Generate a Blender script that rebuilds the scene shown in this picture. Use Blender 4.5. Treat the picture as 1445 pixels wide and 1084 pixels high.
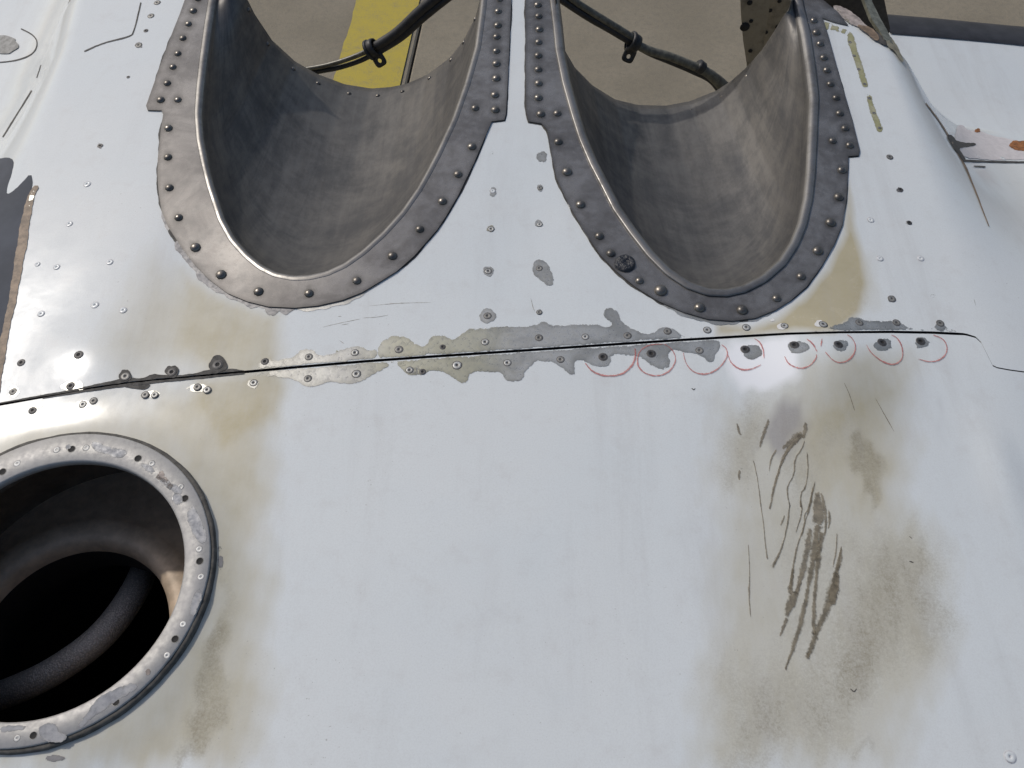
import bpy, math, random
import numpy as np
from mathutils import Vector, Matrix
from mathutils.geometry import delaunay_2d_cdt
random.seed(7)
R = math.radians
S = bpy.context.scene
for o in list(bpy.data.objects): bpy.data.objects.remove(o)

# ------------------------------------------------------------------ camera, sky, sun, exposure
H = 1.30                      # height of the nacelle top over the tarmac
CH = 0.455                    # camera height over the nacelle top
PITCH = 58.0
FPX = 1251.0                  # focal length in pixels of the 1445 px wide photograph
cam = bpy.data.cameras.new('camera'); co = bpy.data.objects.new('camera', cam); S.collection.objects.link(co)
cam.sensor_width = 36; cam.lens = 36 * FPX / 1445; cam.clip_start = 0.02; cam.clip_end = 500
co.location = (0, 0, H + CH); co.rotation_euler = (R(90 - PITCH), 0, 0)
S.camera = co
SUN = Vector((math.sin(R(-51)) * math.cos(R(43)), math.cos(R(-51)) * math.cos(R(43)), math.sin(R(43))))
w = bpy.data.worlds.new('World'); S.world = w; w.use_nodes = True
nt = w.node_tree; nt.nodes.clear()
sky = nt.nodes.new('ShaderNodeTexSky'); sky.sky_type = 'NISHITA'; sky.sun_disc = False
sky.sun_elevation = math.asin(SUN.z); sky.sun_rotation = math.atan2(SUN.x, SUN.y)
sky.air_density = 1.0; sky.dust_density = 2.6; sky.ozone_density = 1.0
bg = nt.nodes.new('ShaderNodeBackground'); bg.inputs[1].default_value = 0.098
ow = nt.nodes.new('ShaderNodeOutputWorld')
nt.links.new(sky.outputs[0], bg.inputs[0]); nt.links.new(bg.outputs[0], ow.inputs[0])
sl = bpy.data.lights.new('sun', 'SUN'); sl.energy = 1.9; sl.angle = R(1.5); sl.color = (1.0, 0.95, 0.88)
so = bpy.data.objects.new('sun', sl); S.collection.objects.link(so)
so.rotation_euler = SUN.to_track_quat('Z', 'Y').to_euler(); so.location = (-3, 2, 6)
S.view_settings.view_transform = 'Standard'; S.view_settings.look = 'None'
S.view_settings.exposure = 0.0; S.view_settings.gamma = 1.0
S.render.engine = 'CYCLES'
S.render.resolution_x = 1024; S.render.resolution_y = 768

# ------------------------------------------------------------------ rays and surfaces
cp, sp_ = math.cos(R(PITCH)), math.sin(R(PITCH))
FWD = np.array([0, cp, -sp_]); UPV = np.array([0, sp_, cp]); RT = np.array([1.0, 0, 0])
C0 = np.array([0, 0, H + CH])
def rays(p):
    p = np.atleast_2d(np.asarray(p, float))
    return FWD + ((p[:, :1] - 722.5) / FPX) * RT - ((p[:, 1:2] - 542.0) / FPX) * UPV
def project(P):
    d = np.atleast_2d(P) - C0
    z = d @ FWD
    return np.stack([722.5 + FPX * (d @ RT) / z, 542.0 - FPX * (d @ UPV) / z], 1)
def at_z(p, z):
    r = rays(p); return C0 + r * ((z - C0[2]) / r[:, 2:3])
def at_y(p, y):
    r = rays(p); return C0 + r * ((y - C0[1]) / r[:, 1:2])
CROWN = 0.13
def base_f(x, y): return H - CROWN * x * x
def cast(p, f, it=60):
    r = rays(p); t = (H - C0[2]) / r[:, 2]
    lo = t * 0.7; hi = t * 1.7
    for _ in range(it):
        m = (lo + hi) / 2; q = C0 + r * m[:, None]
        above = q[:, 2] > f(q[:, 0], q[:, 1])
        lo = np.where(above, m, lo); hi = np.where(above, hi, m)
    return C0 + r * ((lo + hi) / 2)[:, None]
RIDGE_R = [(1228, 20), (1250, 80), (1290, 200), (1330, 320), (1362, 420), (1388, 500), (1408, 600), (1425, 750), (1440, 950), (1450, 1084)]
RIDGE_L = [(118, 0), (104, 60), (80, 130), (52, 215), (36, 290), (20, 380), (2, 470), (-30, 570), (-75, 700), (-140, 850), (-200, 1084)]
rr = cast(RIDGE_R, base_f); rl = cast(RIDGE_L, base_f)
def itp(y, c):
    o = np.argsort(c[:, 1]); return np.interp(y, c[o, 1], c[o, 0])
def wing_drop(y):
    k = np.clip((np.asarray(y, float) - .33) / .34, 0, 1); return .012 + .075 * k * k * (3 - 2 * k)
def wing_w(y): return np.interp(y, [0.25, 0.45, 0.62], [0.085, 0.075, 0.062])
PORT_C = cast([(60, 843)], base_f)[0]
BUMPS = []                                           # (x, y, amplitude, sigma x, sigma y): dents of the sheet
def bump(px, amp, sx, sy):
    q = cast([px], base_f)[0]; BUMPS.append((q[0], q[1], amp, sx, sy))
bump((1165, 525), 0.0085, 0.036, 0.036)
bump((118, 508), 0.0026, 0.033, 0.030)
bump((300, 380), -0.003, 0.05, 0.05)
bump((985, 545), 0.0014, 0.030, 0.035)
bump((1412, 660), 0.002, 0.012, 0.03)
bump((1160, 850), -0.0015, 0.05, 0.05)
bump((640, 800), 0.0010, 0.08, 0.05)
bump((740, 330), -0.0010, 0.03, 0.05)
def shoulder(u, y): 
    u = np.maximum(u, 0); return wing_drop(y) * (1 - np.exp(-(u / wing_w(y)) ** 2))
def f(x, y):
    x = np.asarray(x, float); y = np.asarray(y, float)
    z = H - CROWN * x * x
    z = z - shoulder(x - itp(y, rr), y) - shoulder(itp(y, rl) - x, y)
    for bx, by, a, sx, sy in BUMPS:
        z = z + a * np.exp(-((x - bx) / sx) ** 2 - ((y - by) / sy) ** 2)
    d = np.hypot(x - PORT_C[0], y - PORT_C[1])
    z = z + 0.004 * (1 - 1 / (1 + np.exp(-(d - 0.098) / 0.006)))
    return z
def skin(p): return cast(p, f)
def normals(P):
    e = 1e-4
    dx = (f(P[:, 0] + e, P[:, 1]) - f(P[:, 0] - e, P[:, 1])) / (2 * e)
    dy = (f(P[:, 0], P[:, 1] + e) - f(P[:, 0], P[:, 1] - e)) / (2 * e)
    n = np.stack([-dx, -dy, np.ones_like(dx)], 1)
    return n / np.linalg.norm(n, axis=1)[:, None]
def lift(p, h):
    q = skin(p); return q + normals(q) * h

# ------------------------------------------------------------------ 2d helpers
def densify(poly, step, closed=True):
    poly = [np.array(q, float) for q in poly]; out = []
    n = len(poly)
    for i in range(n if closed else n - 1):
        a, b = poly[i], poly[(i + 1) % n]
        k = max(1, int(np.linalg.norm(b - a) / step))
        for j in range(k): out.append(a + (b - a) * j / k)
    if not closed: out.append(poly[-1])
    return np.array(out)
def chaikin(poly, n=2, closed=True):
    p = np.array(poly, float)
    for _ in range(n):
        q = np.roll(p, -1, 0) if closed else p[1:]
        a = p if closed else p[:-1]
        r = np.empty((2 * len(a), 2)); r[0::2] = .75 * a + .25 * q; r[1::2] = .25 * a + .75 * q
        p = r if closed else np.vstack([p[:1], r, p[-1:]])
    return p
def wob(s, seed): 
    return (math.sin(s * .31 + seed) + .7 * math.sin(s * .83 + 2.1 * seed) + .5 * math.sin(s * 1.9 + 3.7 * seed)) / 2.2
def inside(P, poly):
    x, y = P[:, 0], P[:, 1]; r = np.zeros(len(P), bool); q = np.array(poly, float); n = len(q)
    for i in range(n):
        (x1, y1), (x2, y2) = q[i], q[(i + 1) % n]
        if y1 == y2: continue
        r ^= ((y1 > y) != (y2 > y)) & (x < (x2 - x1) * (y - y1) / (y2 - y1) + x1)
    return r
def dist(P, poly, closed=True):
    q = np.array(poly, float); n = len(q); d = np.full(len(P), 1e9)
    for i in range(n if closed else n - 1):
        a = q[i]; b = q[(i + 1) % n]; e = b - a; L = max((e @ e), 1e-9)
        t = np.clip(((P - a) @ e) / L, 0, 1)
        d = np.minimum(d, np.hypot(*(P - a - t[:, None] * e).T))
    return d
def sdist(P, poly): return np.where(inside(P, poly), -1, 1) * dist(P, poly)
def resample(pl, n):
    pl = np.array(pl, float); s = np.r_[0, np.cumsum(np.linalg.norm(np.diff(pl, axis=0), axis=1))]
    t = np.linspace(0, s[-1], n); return np.stack([np.interp(t, s, pl[:, k]) for k in range(pl.shape[1])], 1)

# ------------------------------------------------------------------ object helpers
COL = S.collection
def mesh(name, V, F, mat, smooth=True, mats=None, fmat=None):
    me = bpy.data.meshes.new(name)
    me.from_pydata([tuple(map(float, v)) for v in V], [], [tuple(map(int, q)) for q in F])
    for m in (mats or [mat]): me.materials.append(m)
    if fmat is not None: me.polygons.foreach_set('material_index', np.array(fmat, dtype=np.int32))
    if smooth: me.polygons.foreach_set('use_smooth', [True] * len(me.polygons))
    me.update(); return me
def link(name, me, parent=None, kind=None, label=None):
    o = bpy.data.objects.new(name, me); COL.objects.link(o)
    if parent is not None: o.parent = parent
    if kind: o['kind'] = kind
    if label: o['label'] = label
    return o
def thing(name, label, cat, loc=(0, 0, 0), group=None):
    o = bpy.data.objects.new(name, None); COL.objects.link(o); o.location = loc; o.empty_display_size = .05
    o['label'] = label; o['category'] = cat
    if group: o['group'] = group
    return o
def frame(n):
    n = Vector(n).normalized(); return n.to_track_quat('Z', 'Y').to_matrix().to_4x4()
def attr(me, name, vals):
    a = me.attributes.new(name, 'FLOAT', 'POINT'); a.data.foreach_set('value', np.asarray(vals, dtype=np.float32))
def tube(path, rad, seg=12, mat=None, caps=True):
    path = np.array(path, float); n = len(path); rad = np.broadcast_to(np.array(rad, float), (n,))
    V, F = [], []; up = Vector((0.1, 0.2, 1))
    for i in range(n):
        t = Vector(path[min(i + 1, n - 1)] - path[max(i - 1, 0)]).normalized()
        a = t.cross(up).normalized(); b = a.cross(t)
        for k in range(seg):
            th = 2 * math.pi * k / seg
            V.append(Vector(path[i]) + (a * math.cos(th) + b * math.sin(th)) * rad[i])
    for i in range(n - 1):
        for k in range(seg):
            k2 = (k + 1) % seg; F.append((i * seg + k, i * seg + k2, (i + 1) * seg + k2, (i + 1) * seg + k))
    if caps: F.append(tuple(range(seg))[::-1]); F.append(tuple((n - 1) * seg + k for k in range(seg)))
    return V, F
def spline(pts, n):
    p = np.array(pts, float); p = np.vstack([2 * p[0] - p[1], p, 2 * p[-1] - p[-2]]); out = []
    m = len(p) - 3
    for i in range(n):
        u = i / (n - 1) * m; k = min(int(u), m - 1); t = u - k
        a, b, c, d = p[k:k + 4]
        out.append(.5 * (2 * b + (c - a) * t + (2 * a - 5 * b + 4 * c - d) * t * t + (3 * b - a - 3 * c + d) * t ** 3))
    return np.array(out)
def lathe(profile, seg):
    V, F = [], []
    for r, z in profile:
        for k in range(seg):
            th = 2 * math.pi * k / seg; V.append((r * math.cos(th), r * math.sin(th), z))
    for i in range(len(profile) - 1):
        for k in range(seg):
            k2 = (k + 1) % seg; F.append((i * seg + k, i * seg + k2, (i + 1) * seg + k2, (i + 1) * seg + k))
    return V, F

# ------------------------------------------------------------------ materials
class MB:
    def __init__(s, name, col=(.5, .5, .5), rough=.5, metal=0.0, spec=.5):
        s.m = bpy.data.materials.new(name); s.m.use_nodes = True; s.t = s.m.node_tree
        s.b = s.t.nodes['Principled BSDF']
        s.b.inputs['Base Color'].default_value = (*col, 1); s.b.inputs['Roughness'].default_value = rough
        s.b.inputs['Metallic'].default_value = metal; s.b.inputs['Specular IOR Level'].default_value = spec
        s.co = s.t.nodes.new('ShaderNodeNewGeometry').outputs['Position']
    def n(s, typ, **k):
        q = s.t.nodes.new(typ)
        for a, b in k.items(): setattr(q, a, b)
        return q
    def L(s, a, b): s.t.links.new(a, b)
    def noise(s, scale, detail=5, rough=.6, stretch=None, distort=0.0):
        q = s.n('ShaderNodeTexNoise'); q.inputs['Scale'].default_value = scale; q.inputs['Detail'].default_value = detail
        q.inputs['Roughness'].default_value = rough; q.inputs['Distortion'].default_value = distort
        if stretch:
            mp = s.n('ShaderNodeMapping'); mp.inputs['Scale'].default_value = stretch[:3]
            if len(stretch) > 3: mp.inputs['Rotation'].default_value = (0, 0, stretch[3])
            s.L(s.co, mp.inputs[0]); s.L(mp.outputs[0], q.inputs['Vector'])
        else: s.L(s.co, q.inputs['Vector'])
        return q.outputs['Fac']
    def attr(s, name):
        q = s.n('ShaderNodeAttribute'); q.attribute_name = name; return q.outputs['Fac']
    def math(s, op, a, b=0.0, c=None, clamp=False):
        q = s.n('ShaderNodeMath', operation=op, use_clamp=clamp)
        for i, v in enumerate((a, b) if c is None else (a, b, c)):
            if isinstance(v, (int, float)): q.inputs[i].default_value = v
            else: s.L(v, q.inputs[i])
        return q.outputs[0]
    def ramp(s, v, lo, hi, a=0.0, b=1.0):
        q = s.n('ShaderNodeMapRange', interpolation_type='SMOOTHSTEP')
        for i, x in ((1, lo), (2, hi), (3, a), (4, b)): q.inputs[i].default_value = x
        s.L(v, q.inputs[0]); return q.outputs[0]
    def mix(s, fac, a, b):
        q = s.n('ShaderNodeMix', data_type='RGBA')
        if isinstance(fac, (int, float)): q.inputs[0].default_value = fac
        else: s.L(fac, q.inputs[0])
        for i, v in ((6, a), (7, b)):
            if isinstance(v, tuple): q.inputs[i].default_value = (*v, 1)
            else: s.L(v, q.inputs[i])
        return q.outputs[2]
    def col(s, c): s.L(c, s.b.inputs['Base Color'])
    def rough(s, c): s.L(c, s.b.inputs['Roughness'])
    def metal(s, c): s.L(c, s.b.inputs['Metallic'])
    def bump(s, h, strength=.2, distance=.001):
        q = s.n('ShaderNodeBump'); q.inputs['Strength'].default_value = strength; q.inputs['Distance'].default_value = distance
        s.L(h, q.inputs['Height']); s.L(q.outputs[0], s.b.inputs['Normal'])

def paint_material():
    M = MB('white_paint', (.70, .72, .76), .3, 0, .3)
    big = M.noise(9, 4, .6); fine = M.noise(420, 4, .7); mid = M.noise(60, 6, .65); streak = M.noise(120, 5, .7, (1, .18, 1))
    c = M.mix(M.ramp(big, .3, .7), (.660, .695, .698), (.685, .710, .704))
    c = M.mix(M.math('MULTIPLY', M.ramp(mid, .50, .75), .20), c, (.50, .48, .46))
    # beige heat discoloration
    tan = M.math('SUBTRACT', M.math('MULTIPLY', M.attr('tan'), 1.5), M.math('ADD', M.math('MULTIPLY', mid, .26), M.math('MULTIPLY', streak, .34)), clamp=True)
    c = M.mix(M.math('MULTIPLY', tan, 1.0), c, M.mix(mid, (.40, .35, .215), (.52, .465, .325)))
    grain = M.noise(1100, 3, .7)
    gr = M.math('SUBTRACT', M.math('MULTIPLY', M.attr('grey'), 1.35), M.math('ADD', M.math('MULTIPLY', streak, .22), M.math('MULTIPLY', grain, .32)), clamp=True)
    c = M.mix(gr, c, (.24, .22, .235))
    spk = M.math('ADD', M.math('ADD', M.math('MULTIPLY', fine, .40), M.math('MULTIPLY', grain, .45)), M.math('MULTIPLY', mid, .22))
    br = M.ramp(M.math('ADD', M.math('MULTIPLY', M.attr('brown'), .62), spk), .58, 1.25)
    br = M.math('MULTIPLY', br, M.ramp(M.attr('brown'), .0, .45))
    br = M.math('MULTIPLY', br, M.ramp(streak, .25, .65, .55, 1.1))
    c = M.mix(M.math('MULTIPLY', br, .95), c, (.225, .19, .115))
    c = M.mix(M.math('MULTIPLY', M.ramp(grain, .35, .75), .17), c, (.42, .41, .40))
    c = M.mix(M.math('MULTIPLY', M.ramp(M.noise(26, 7, .72, (1, .12, 1), .4), .48, .72), .17), c, (.40, .385, .37))
    glare_mix = M.math('SUBTRACT', M.math('MULTIPLY', M.attr('glare'), 2.1), M.math('ADD', M.math('MULTIPLY', mid, 1.0), M.math('MULTIPLY', streak, .6)), clamp=True)  # sun highlight painted into the skin colour as a near-white patch
    c = M.mix(glare_mix, c, (.97, .97, .96))
    dots = M.ramp(M.noise(620, 2, .5), .715, .76)
    c = M.mix(M.math('MULTIPLY', dots, M.ramp(big, .45, .65, 0, .45)), c, (.22, .20, .17))
    M.col(c)
    M.metal(M.math('MULTIPLY', glare_mix, .2))
    r = M.math('ADD', M.ramp(mid, .3, .7, .15, .20), M.math('MULTIPLY', tan, .08)); r = M.math('ADD', r, M.math('MULTIPLY', br, .25))
    M.rough(r)
    M.bump(M.math('ADD', M.math('MULTIPLY', M.noise(35, 3, .5), 1.0), M.math('MULTIPLY', fine, .05)), .12, .0012)
    return M.m
PAINT = paint_material()

def metal_material(name, base, dark, rough=(.34, .55), metal=.9, stretch=None, soot=(.42, .66), grime=True, bump=.05, flow=False):
    M = MB(name, base, .4, metal)
    a = M.noise(22, 6, .65, stretch, .6); b = M.noise(130, 6, .7, stretch); fine = M.noise(900, 3, .6)
    if flow:                      # brushed along the tube: noise in the trough's own coordinates
        cx = M.n('ShaderNodeCombineXYZ'); M.L(M.attr('across'), cx.inputs[0]); M.L(M.attr('along'), cx.inputs[1])
        def fn(sx, sy, det, dis):
            mp = M.n('ShaderNodeMapping'); mp.inputs['Scale'].default_value = (sx, sy, 1); M.L(cx.outputs[0], mp.inputs[0])
            q = M.n('ShaderNodeTexNoise'); q.inputs['Scale'].default_value = 1; q.inputs['Detail'].default_value = det; q.inputs['Roughness'].default_value = .65; q.inputs['Distortion'].default_value = dis
            M.L(mp.outputs[0], q.inputs['Vector']); return q.outputs['Fac']
        b = M.math('ADD', M.math('MULTIPLY', fn(55, 3, 5, 1.0), .28), M.math('ADD', M.math('MULTIPLY', fn(5, 9, 6, 2.5), .34), M.math('MULTIPLY', b, .38)))
        a = M.math('ADD', M.math('MULTIPLY', a, .5), M.math('MULTIPLY', fn(6, 4, 5, 1.5), .5))
    k = M.math('ADD', M.math('MULTIPLY', a, .55), M.math('MULTIPLY', b, .45))
    c = M.mix(M.ramp(k, soot[0], soot[1]), base, dark)
    c = M.mix(M.math('MULTIPLY', fine, .25), c, tuple(x * .5 for x in dark))
    if grime: c = M.mix(M.attr('grime'), c, (.03, .028, .025))
    M.col(c); M.rough(M.ramp(b, .3, .7, *rough))
    M.metal(M.ramp(k, soot[0], soot[1] + .1, metal, metal * .7))
    M.bump(M.math('ADD', b, M.math('MULTIPLY', fine, .15)), bump, .0012)
    return M.m
TROUGH = metal_material('sooty_steel', (.178, .168, .155), (.075, .074, .075), (.42, .6), .6, (1, .4, 1, .3), (.40, .60), True, .02, True)
FLANGE = metal_material('worn_steel', (.285, .275, .262), (.135, .129, .124), (.22, .36), .5, None, (.38, .62), True, .012)
POLISHED = metal_material('polished_edge', (.27, .26, .245), (.14, .134, .128), (.32, .46), .7, None, (.42, .66), False, .01)
RIVET = metal_material('rivet_steel', (.24, .22, .195), (.10, .092, .082), (.28, .42), .85, None, (.4, .65), False)
def chip_material(name, base, alt, rough=.42, metal=.55):
    M = MB(name, base, rough, metal)
    a = M.noise(45, 5, .6, None, .5); b = M.noise(320, 5, .7)
    c = M.mix(M.ramp(a, .38, .62), base, alt)
    c = M.mix(M.math('MULTIPLY', M.ramp(b, .45, .75), .4), c, tuple(x * .45 for x in base))
    c = M.mix(M.math('MULTIPLY', M.attr('yellow'), .5), c, (.44, .42, .27))
    c = M.mix(M.math('MULTIPLY', M.attr('edge'), .3), c, (.15, .145, .12))
    M.col(c); M.rough(M.ramp(b, .3, .7, rough - .1, rough + .1)); M.bump(b, .15, .0006)
    k = M.math('ADD', M.attr('edge'), M.math('MULTIPLY', M.math('SUBTRACT', M.noise(420, 5, .7), .5), 1.5))
    M.L(M.ramp(k, .80, .95, 1.0, 0.0), M.b.inputs['Alpha'])
    return M.m
CHIP = chip_material('bare_metal', (.37, .37, .345), (.50, .50, .47), .34, .55)
CHIP_Y = chip_material('primer_metal', (.44, .425, .33), (.52, .515, .47), .45, .4)
CHIP_G = chip_material('grey_primer', (.155, .155, .165), (.24, .235, .235), .5, .25)
CHIP_P = chip_material('green_primer', (.34, .33, .17), (.42, .40, .27), .6, .1)
def simple(name, col, rough=.6, metal=0.0, var=.35, scale=200, soft=None):
    M = MB(name, col, rough, metal); q = M.noise(scale, 5, .65)
    M.col(M.mix(M.ramp(q, .3, .7), tuple(x * (1 - var) for x in col), tuple(min(1, x * (1 + var)) for x in col)))
    M.bump(q, .15, .0008)
    if soft:
        k = M.math('ADD', M.attr('edge'), M.math('MULTIPLY', M.math('SUBTRACT', M.noise(520, 4, .7), .5), soft[1]))
        M.L(M.ramp(k, 1.0 - soft[0], 1.0, soft[2], 0.0), M.b.inputs['Alpha'])
    return M.m
SEALANT = simple('old_sealant', (.062, .058, .052), .75, 0, .5)
BLACK = simple('black_gap', (.012, .011, .010), .8)
OIL = simple('oil_stain', (.215, .18, .122), .45, 0, .4, 260, (.75, 1.5, .70))
OIL_FAINT = simple('faint_oil', (.25, .215, .155), .5, 0, .35, 300, (.7, 1.6, .72))
RED = simple('red_wax_pencil', (.52, .17, .15), .7, 0, .3, 500, (.6, 2.2, .72))
WHITE_CHIP = simple('white_filler', (.74, .73, .70), .4, 0, .1)
SHADE_GREY = simple('dark_grey_shade', (.06, .068, .085), .8, 0, .2, 20)  # colour of the shade painted on the left wing
BROWN = simple('brown_primer', (.23, .165, .11), .6, 0, .4, 150)
RUST = simple('rust', (.26, .105, .035), .8, 0, .5, 300)
RUBBER = simple('black_rubber', (.022, .022, .023), .5, 0, .4)
BOOT = simple('boot_rubber', (.028, .028, .032), .6, 0, .3, 60)
INNER = simple('inner_brown_metal', (.50, .39, .28), .5, .1, .2, 90)
TANMETAL = metal_material('tan_sheet', (.36, .32, .25), (.16, .14, .11), (.4, .55), .5, None, (.45, .7), False)

def braid_material():
    M = MB('braided_sleeve', (.2, .2, .2), .5, .4)
    v = M.n('ShaderNodeTexVoronoi'); v.inputs['Scale'].default_value = 900; M.L(M.co, v.inputs['Vector'])
    M.col(M.mix(M.ramp(v.outputs['Distance'], .1, .6), (.72, .66, .60), (.45, .41, .37))); M.bump(v.outputs['Distance'], .5, .001)
    return M.m
BRAID = braid_material()

def ring_material():
    M = MB('ring_alloy', (.5, .5, .48), .5, .12, .35)
    a = M.noise(60, 5, .6, None, .6); b = M.noise(300, 5, .7)
    c = M.mix(M.ramp(b, .3, .8), (.41, .40, .375), (.30, .29, .28))
    c = M.mix(M.math('MULTIPLY', M.ramp(a, .45, .62), .5), c, (.36, .35, .345))
    M.col(c); M.rough(M.ramp(b, .3, .7, .42, .55)); M.bump(b, .06, .0008)
    return M.m
RING = ring_material()

def concrete():
    M = MB('concrete', (.3, .28, .24), .85)
    a = M.noise(3, 6, .65); b = M.noise(60, 6, .7); d = M.noise(450, 3, .6)
    c = M.mix(M.ramp(a, .3, .7), (.205, .178, .128), (.265, .230, .168))
    c = M.mix(M.math('MULTIPLY', M.ramp(b, .4, .75), .45), c, (.14, .125, .10))
    c = M.mix(M.math('MULTIPLY', M.ramp(d, .52, .72), .5), c, (.36, .33, .28))
    c = M.mix(M.math('MULTIPLY', M.ramp(M.noise(170, 4, .7), .52, .7), .35), c, (.12, .105, .08))
    M.col(c); M.bump(M.math('ADD', b, d), .35, .003); return M.m
CONC = concrete()
def yellow():
    M = MB('yellow_line_paint', (.5, .4, .05), .7)
    b = M.noise(25, 6, .75); d = M.noise(330, 4, .7)
    c = M.mix(M.ramp(M.math('ADD', M.math('MULTIPLY', b, .45), M.math('MULTIPLY', d, .55)), .46, .70), (.43, .335, .035), (.25, .21, .10))
    M.col(c); M.bump(d, .3, .002); return M.m
YELLOW = yellow()

# ------------------------------------------------------------------ ground
q0, q1 = at_z([(597, 20)], 0)[0], at_z([(575, 118)], 0)[0]
gd = (q0 - q1)[:2]; gd /= np.linalg.norm(gd); gp = np.array([gd[1], -gd[0]])       # along / across the joint
def gpt(u, v, z): return (q0[0] + gp[0] * u + gd[0] * v, q0[1] + gp[1] * u + gd[1] * v, z)
link('ground', mesh('ground', [(-60, -60, -.02), (60, -60, -.02), (60, 60, -.02), (-60, 60, -.02)], [(0, 1, 2, 3)], CONC), kind='structure')
apron = bpy.data.objects.new('pavement', None); COL.objects.link(apron); apron['kind'] = 'structure'
SL = 3.6
for i in range(-2, 2):
    for j in range(-2, 3):
        g = .0035; ua, ub, va, vb = i * SL + g, (i + 1) * SL - g, j * SL + .9 + g, (j + 1) * SL + .9 - g
        V = [gpt(u, v, z) for z in (-.019, -.004) for u, v in ((ua, va), (ub, va), (ub, vb), (ua, vb))]
        c = .005
        V += [gpt(u, v, 0) for u, v in ((ua + c, va + c), (ub - c, va + c), (ub - c, vb - c), (ua + c, vb - c))]
        F = [(8, 11, 10, 9)] + [(a + o, (a + 1) % 4 + o, (a + 1) % 4 + o + 4, a + o + 4) for o in (0, 4) for a in range(4)]
        link('concrete_slab', mesh('concrete_slab', V, F, CONC, False), apron)
link('joint_filler', mesh('joint_filler', [gpt(-.02, -6, -.012), gpt(.02, -6, -.012), gpt(.02, 9, -.012), gpt(-.02, 9, -.012)], [(0, 1, 2, 3)], BLACK), apron)
ye = at_z([(510, 0), (466, 110), (600, 0), (561, 120)], 0)
def uv(q): d = q[:2] - q0[:2]; return d @ gp, d @ gd
ul = np.mean([uv(ye[0])[0], uv(ye[1])[0]]); ur = np.mean([uv(ye[2])[0], uv(ye[3])[0]])
V, F = [], []
for k in range(400):
    v = -6 + 12 * k / 399
    V += [gpt(ul + .004 * wob(k * 3.1, 1), v, .004), gpt(min(ur + .004 * wob(k * 2.7, 5), -.02), v, .004)]
    if k: F.append((2 * k - 2, 2 * k - 1, 2 * k + 1, 2 * k))
link('yellow_line', mesh('yellow_line', V, F, YELLOW), kind='structure')

# ------------------------------------------------------------------ outlines in the photograph, cast onto the surface
T1_OUT = [(271, -28), (262, 0), (253.6, 23.7), (245, 45), (225, 99.7), (207, 151), (209, 157), (228.5, 157.5), (231, 163), (227.4, 189), (223.7, 224), (223, 249), (225, 275), (229, 300), (237.4, 321), (258.5, 353), (274.7, 374.5), (297, 397), (322, 415.6), (349.5, 427), (379.4, 434.3), (416.7, 436), (449, 433), (484, 425), (511, 414.4), (536, 399.4), (560, 384.5), (584.6, 363), (617, 326), (629.5, 307), (647, 277), (658, 254), (669, 231.7), (687, 189), (694, 173), (711.7, 170.7), (714, 162), (716.7, 112), (719, 62), (721.6, 0), (723, -28)]
T1_LIP = [(308, -28), (302, 0), (296, 37), (289.7, 82), (284.7, 124.6), (282, 162), (284.7, 197), (291, 229), (299, 262), (314.6, 310), (330, 338), (349.5, 360), (369, 376), (389, 386), (414, 391), (437, 390), (461.6, 384.5), (486.5, 373), (512, 355), (540, 329.7), (567, 300), (590, 267), (604, 242), (617, 217), (639.4, 169), (657, 119.6), (672, 67), (679, 15), (680.5, 0), (682, -28)]
T1_ARC = [(318, -50), (332, -25), (349.5, 0), (359.4, 20), (384, 57), (416.7, 87), (449, 105), (486.5, 119), (524, 125), (550, 123), (572, 119), (602, 106), (634.5, 82), (654, 57), (670.6, 25), (677, 0), (681, -24)]
T2_OUT = [(741.6, -10), (741.6, 75), (742, 124.6), (743, 162), (746, 173), (764, 176), (772, 185), (779, 224), (785, 252.5), (802, 290), (825, 329.7), (847, 362), (872, 387), (897, 407), (929.4, 427), (964, 442), (999, 452), (1034, 454.5), (1066, 450.5), (1094, 439), (1115, 426), (1138, 405.7), (1159, 376.6), (1176, 347.6), (1188, 318.5), (1193.6, 283.6), (1196, 240), (1196.5, 222), (1211, 221), (1212.5, 213.7), (1202, 171.5), (1185, 113.4), (1167.4, 49.4), (1160, 27), (1178, 33), (1196, 37), (1182, 19), (1165, 5), (1150, -8)]
T2_LIP = [(783, -10), (784, 0), (788.6, 37), (792, 72), (801, 117), (813.6, 162), (824.8, 197), (839.7, 231.7), (857, 265), (872, 294.8), (894.5, 327), (919.4, 359), (944.4, 384), (971.8, 402), (999, 411.5), (1024, 412.5), (1049, 407), (1076, 393), (1101, 371), (1118, 345), (1129, 318), (1137, 283.6), (1141, 246), (1144, 186), (1146, 139.5), (1141, 96), (1134, 49), (1125, 11), (1121, -10)]
T2_ARC = [(785, -6), (786, 7.5), (792.4, 67), (810, 97), (834.7, 122), (867, 142), (899.5, 150), (939.4, 151), (974, 144.5), (1011.6, 129.5), (1034, 114.6), (1054, 97), (1076, 72), (1096, 42), (1112, 14), (1119, -6)]
SEAM = [(-200, 590), (0, 571), (50, 562), (119.6, 550), (174, 542), (219, 537), (274, 532), (324, 527), (410, 519), (515, 510), (614, 503), (720, 496), (756, 493.6), (858, 486.6), (960, 480), (1060, 474), (1112, 471), (1185, 469), (1257, 468.5), (1316, 469.5), (1362, 471.7), (1380, 477), (1389, 490), (1394, 504), (1402, 518), (1423, 522), (1445, 525), (1520, 532)]
T1_OUT, T1_LIP, T2_OUT, T2_LIP = (np.array(a, float) for a in (T1_OUT, T1_LIP, T2_OUT, T2_LIP))
sm = skin(densify(SEAM, 4, False)); sm = sm[np.argsort(sm[:, 0])]
def seam_y(x): return np.interp(x, sm[:, 0], sm[:, 1])
FRONT = cast([(1120, -12), (1150, -2), (1182, 18), (1200, 30), (1222, 44), (1240, 54), (1250, 62), (1262, 66)], base_f)

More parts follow.
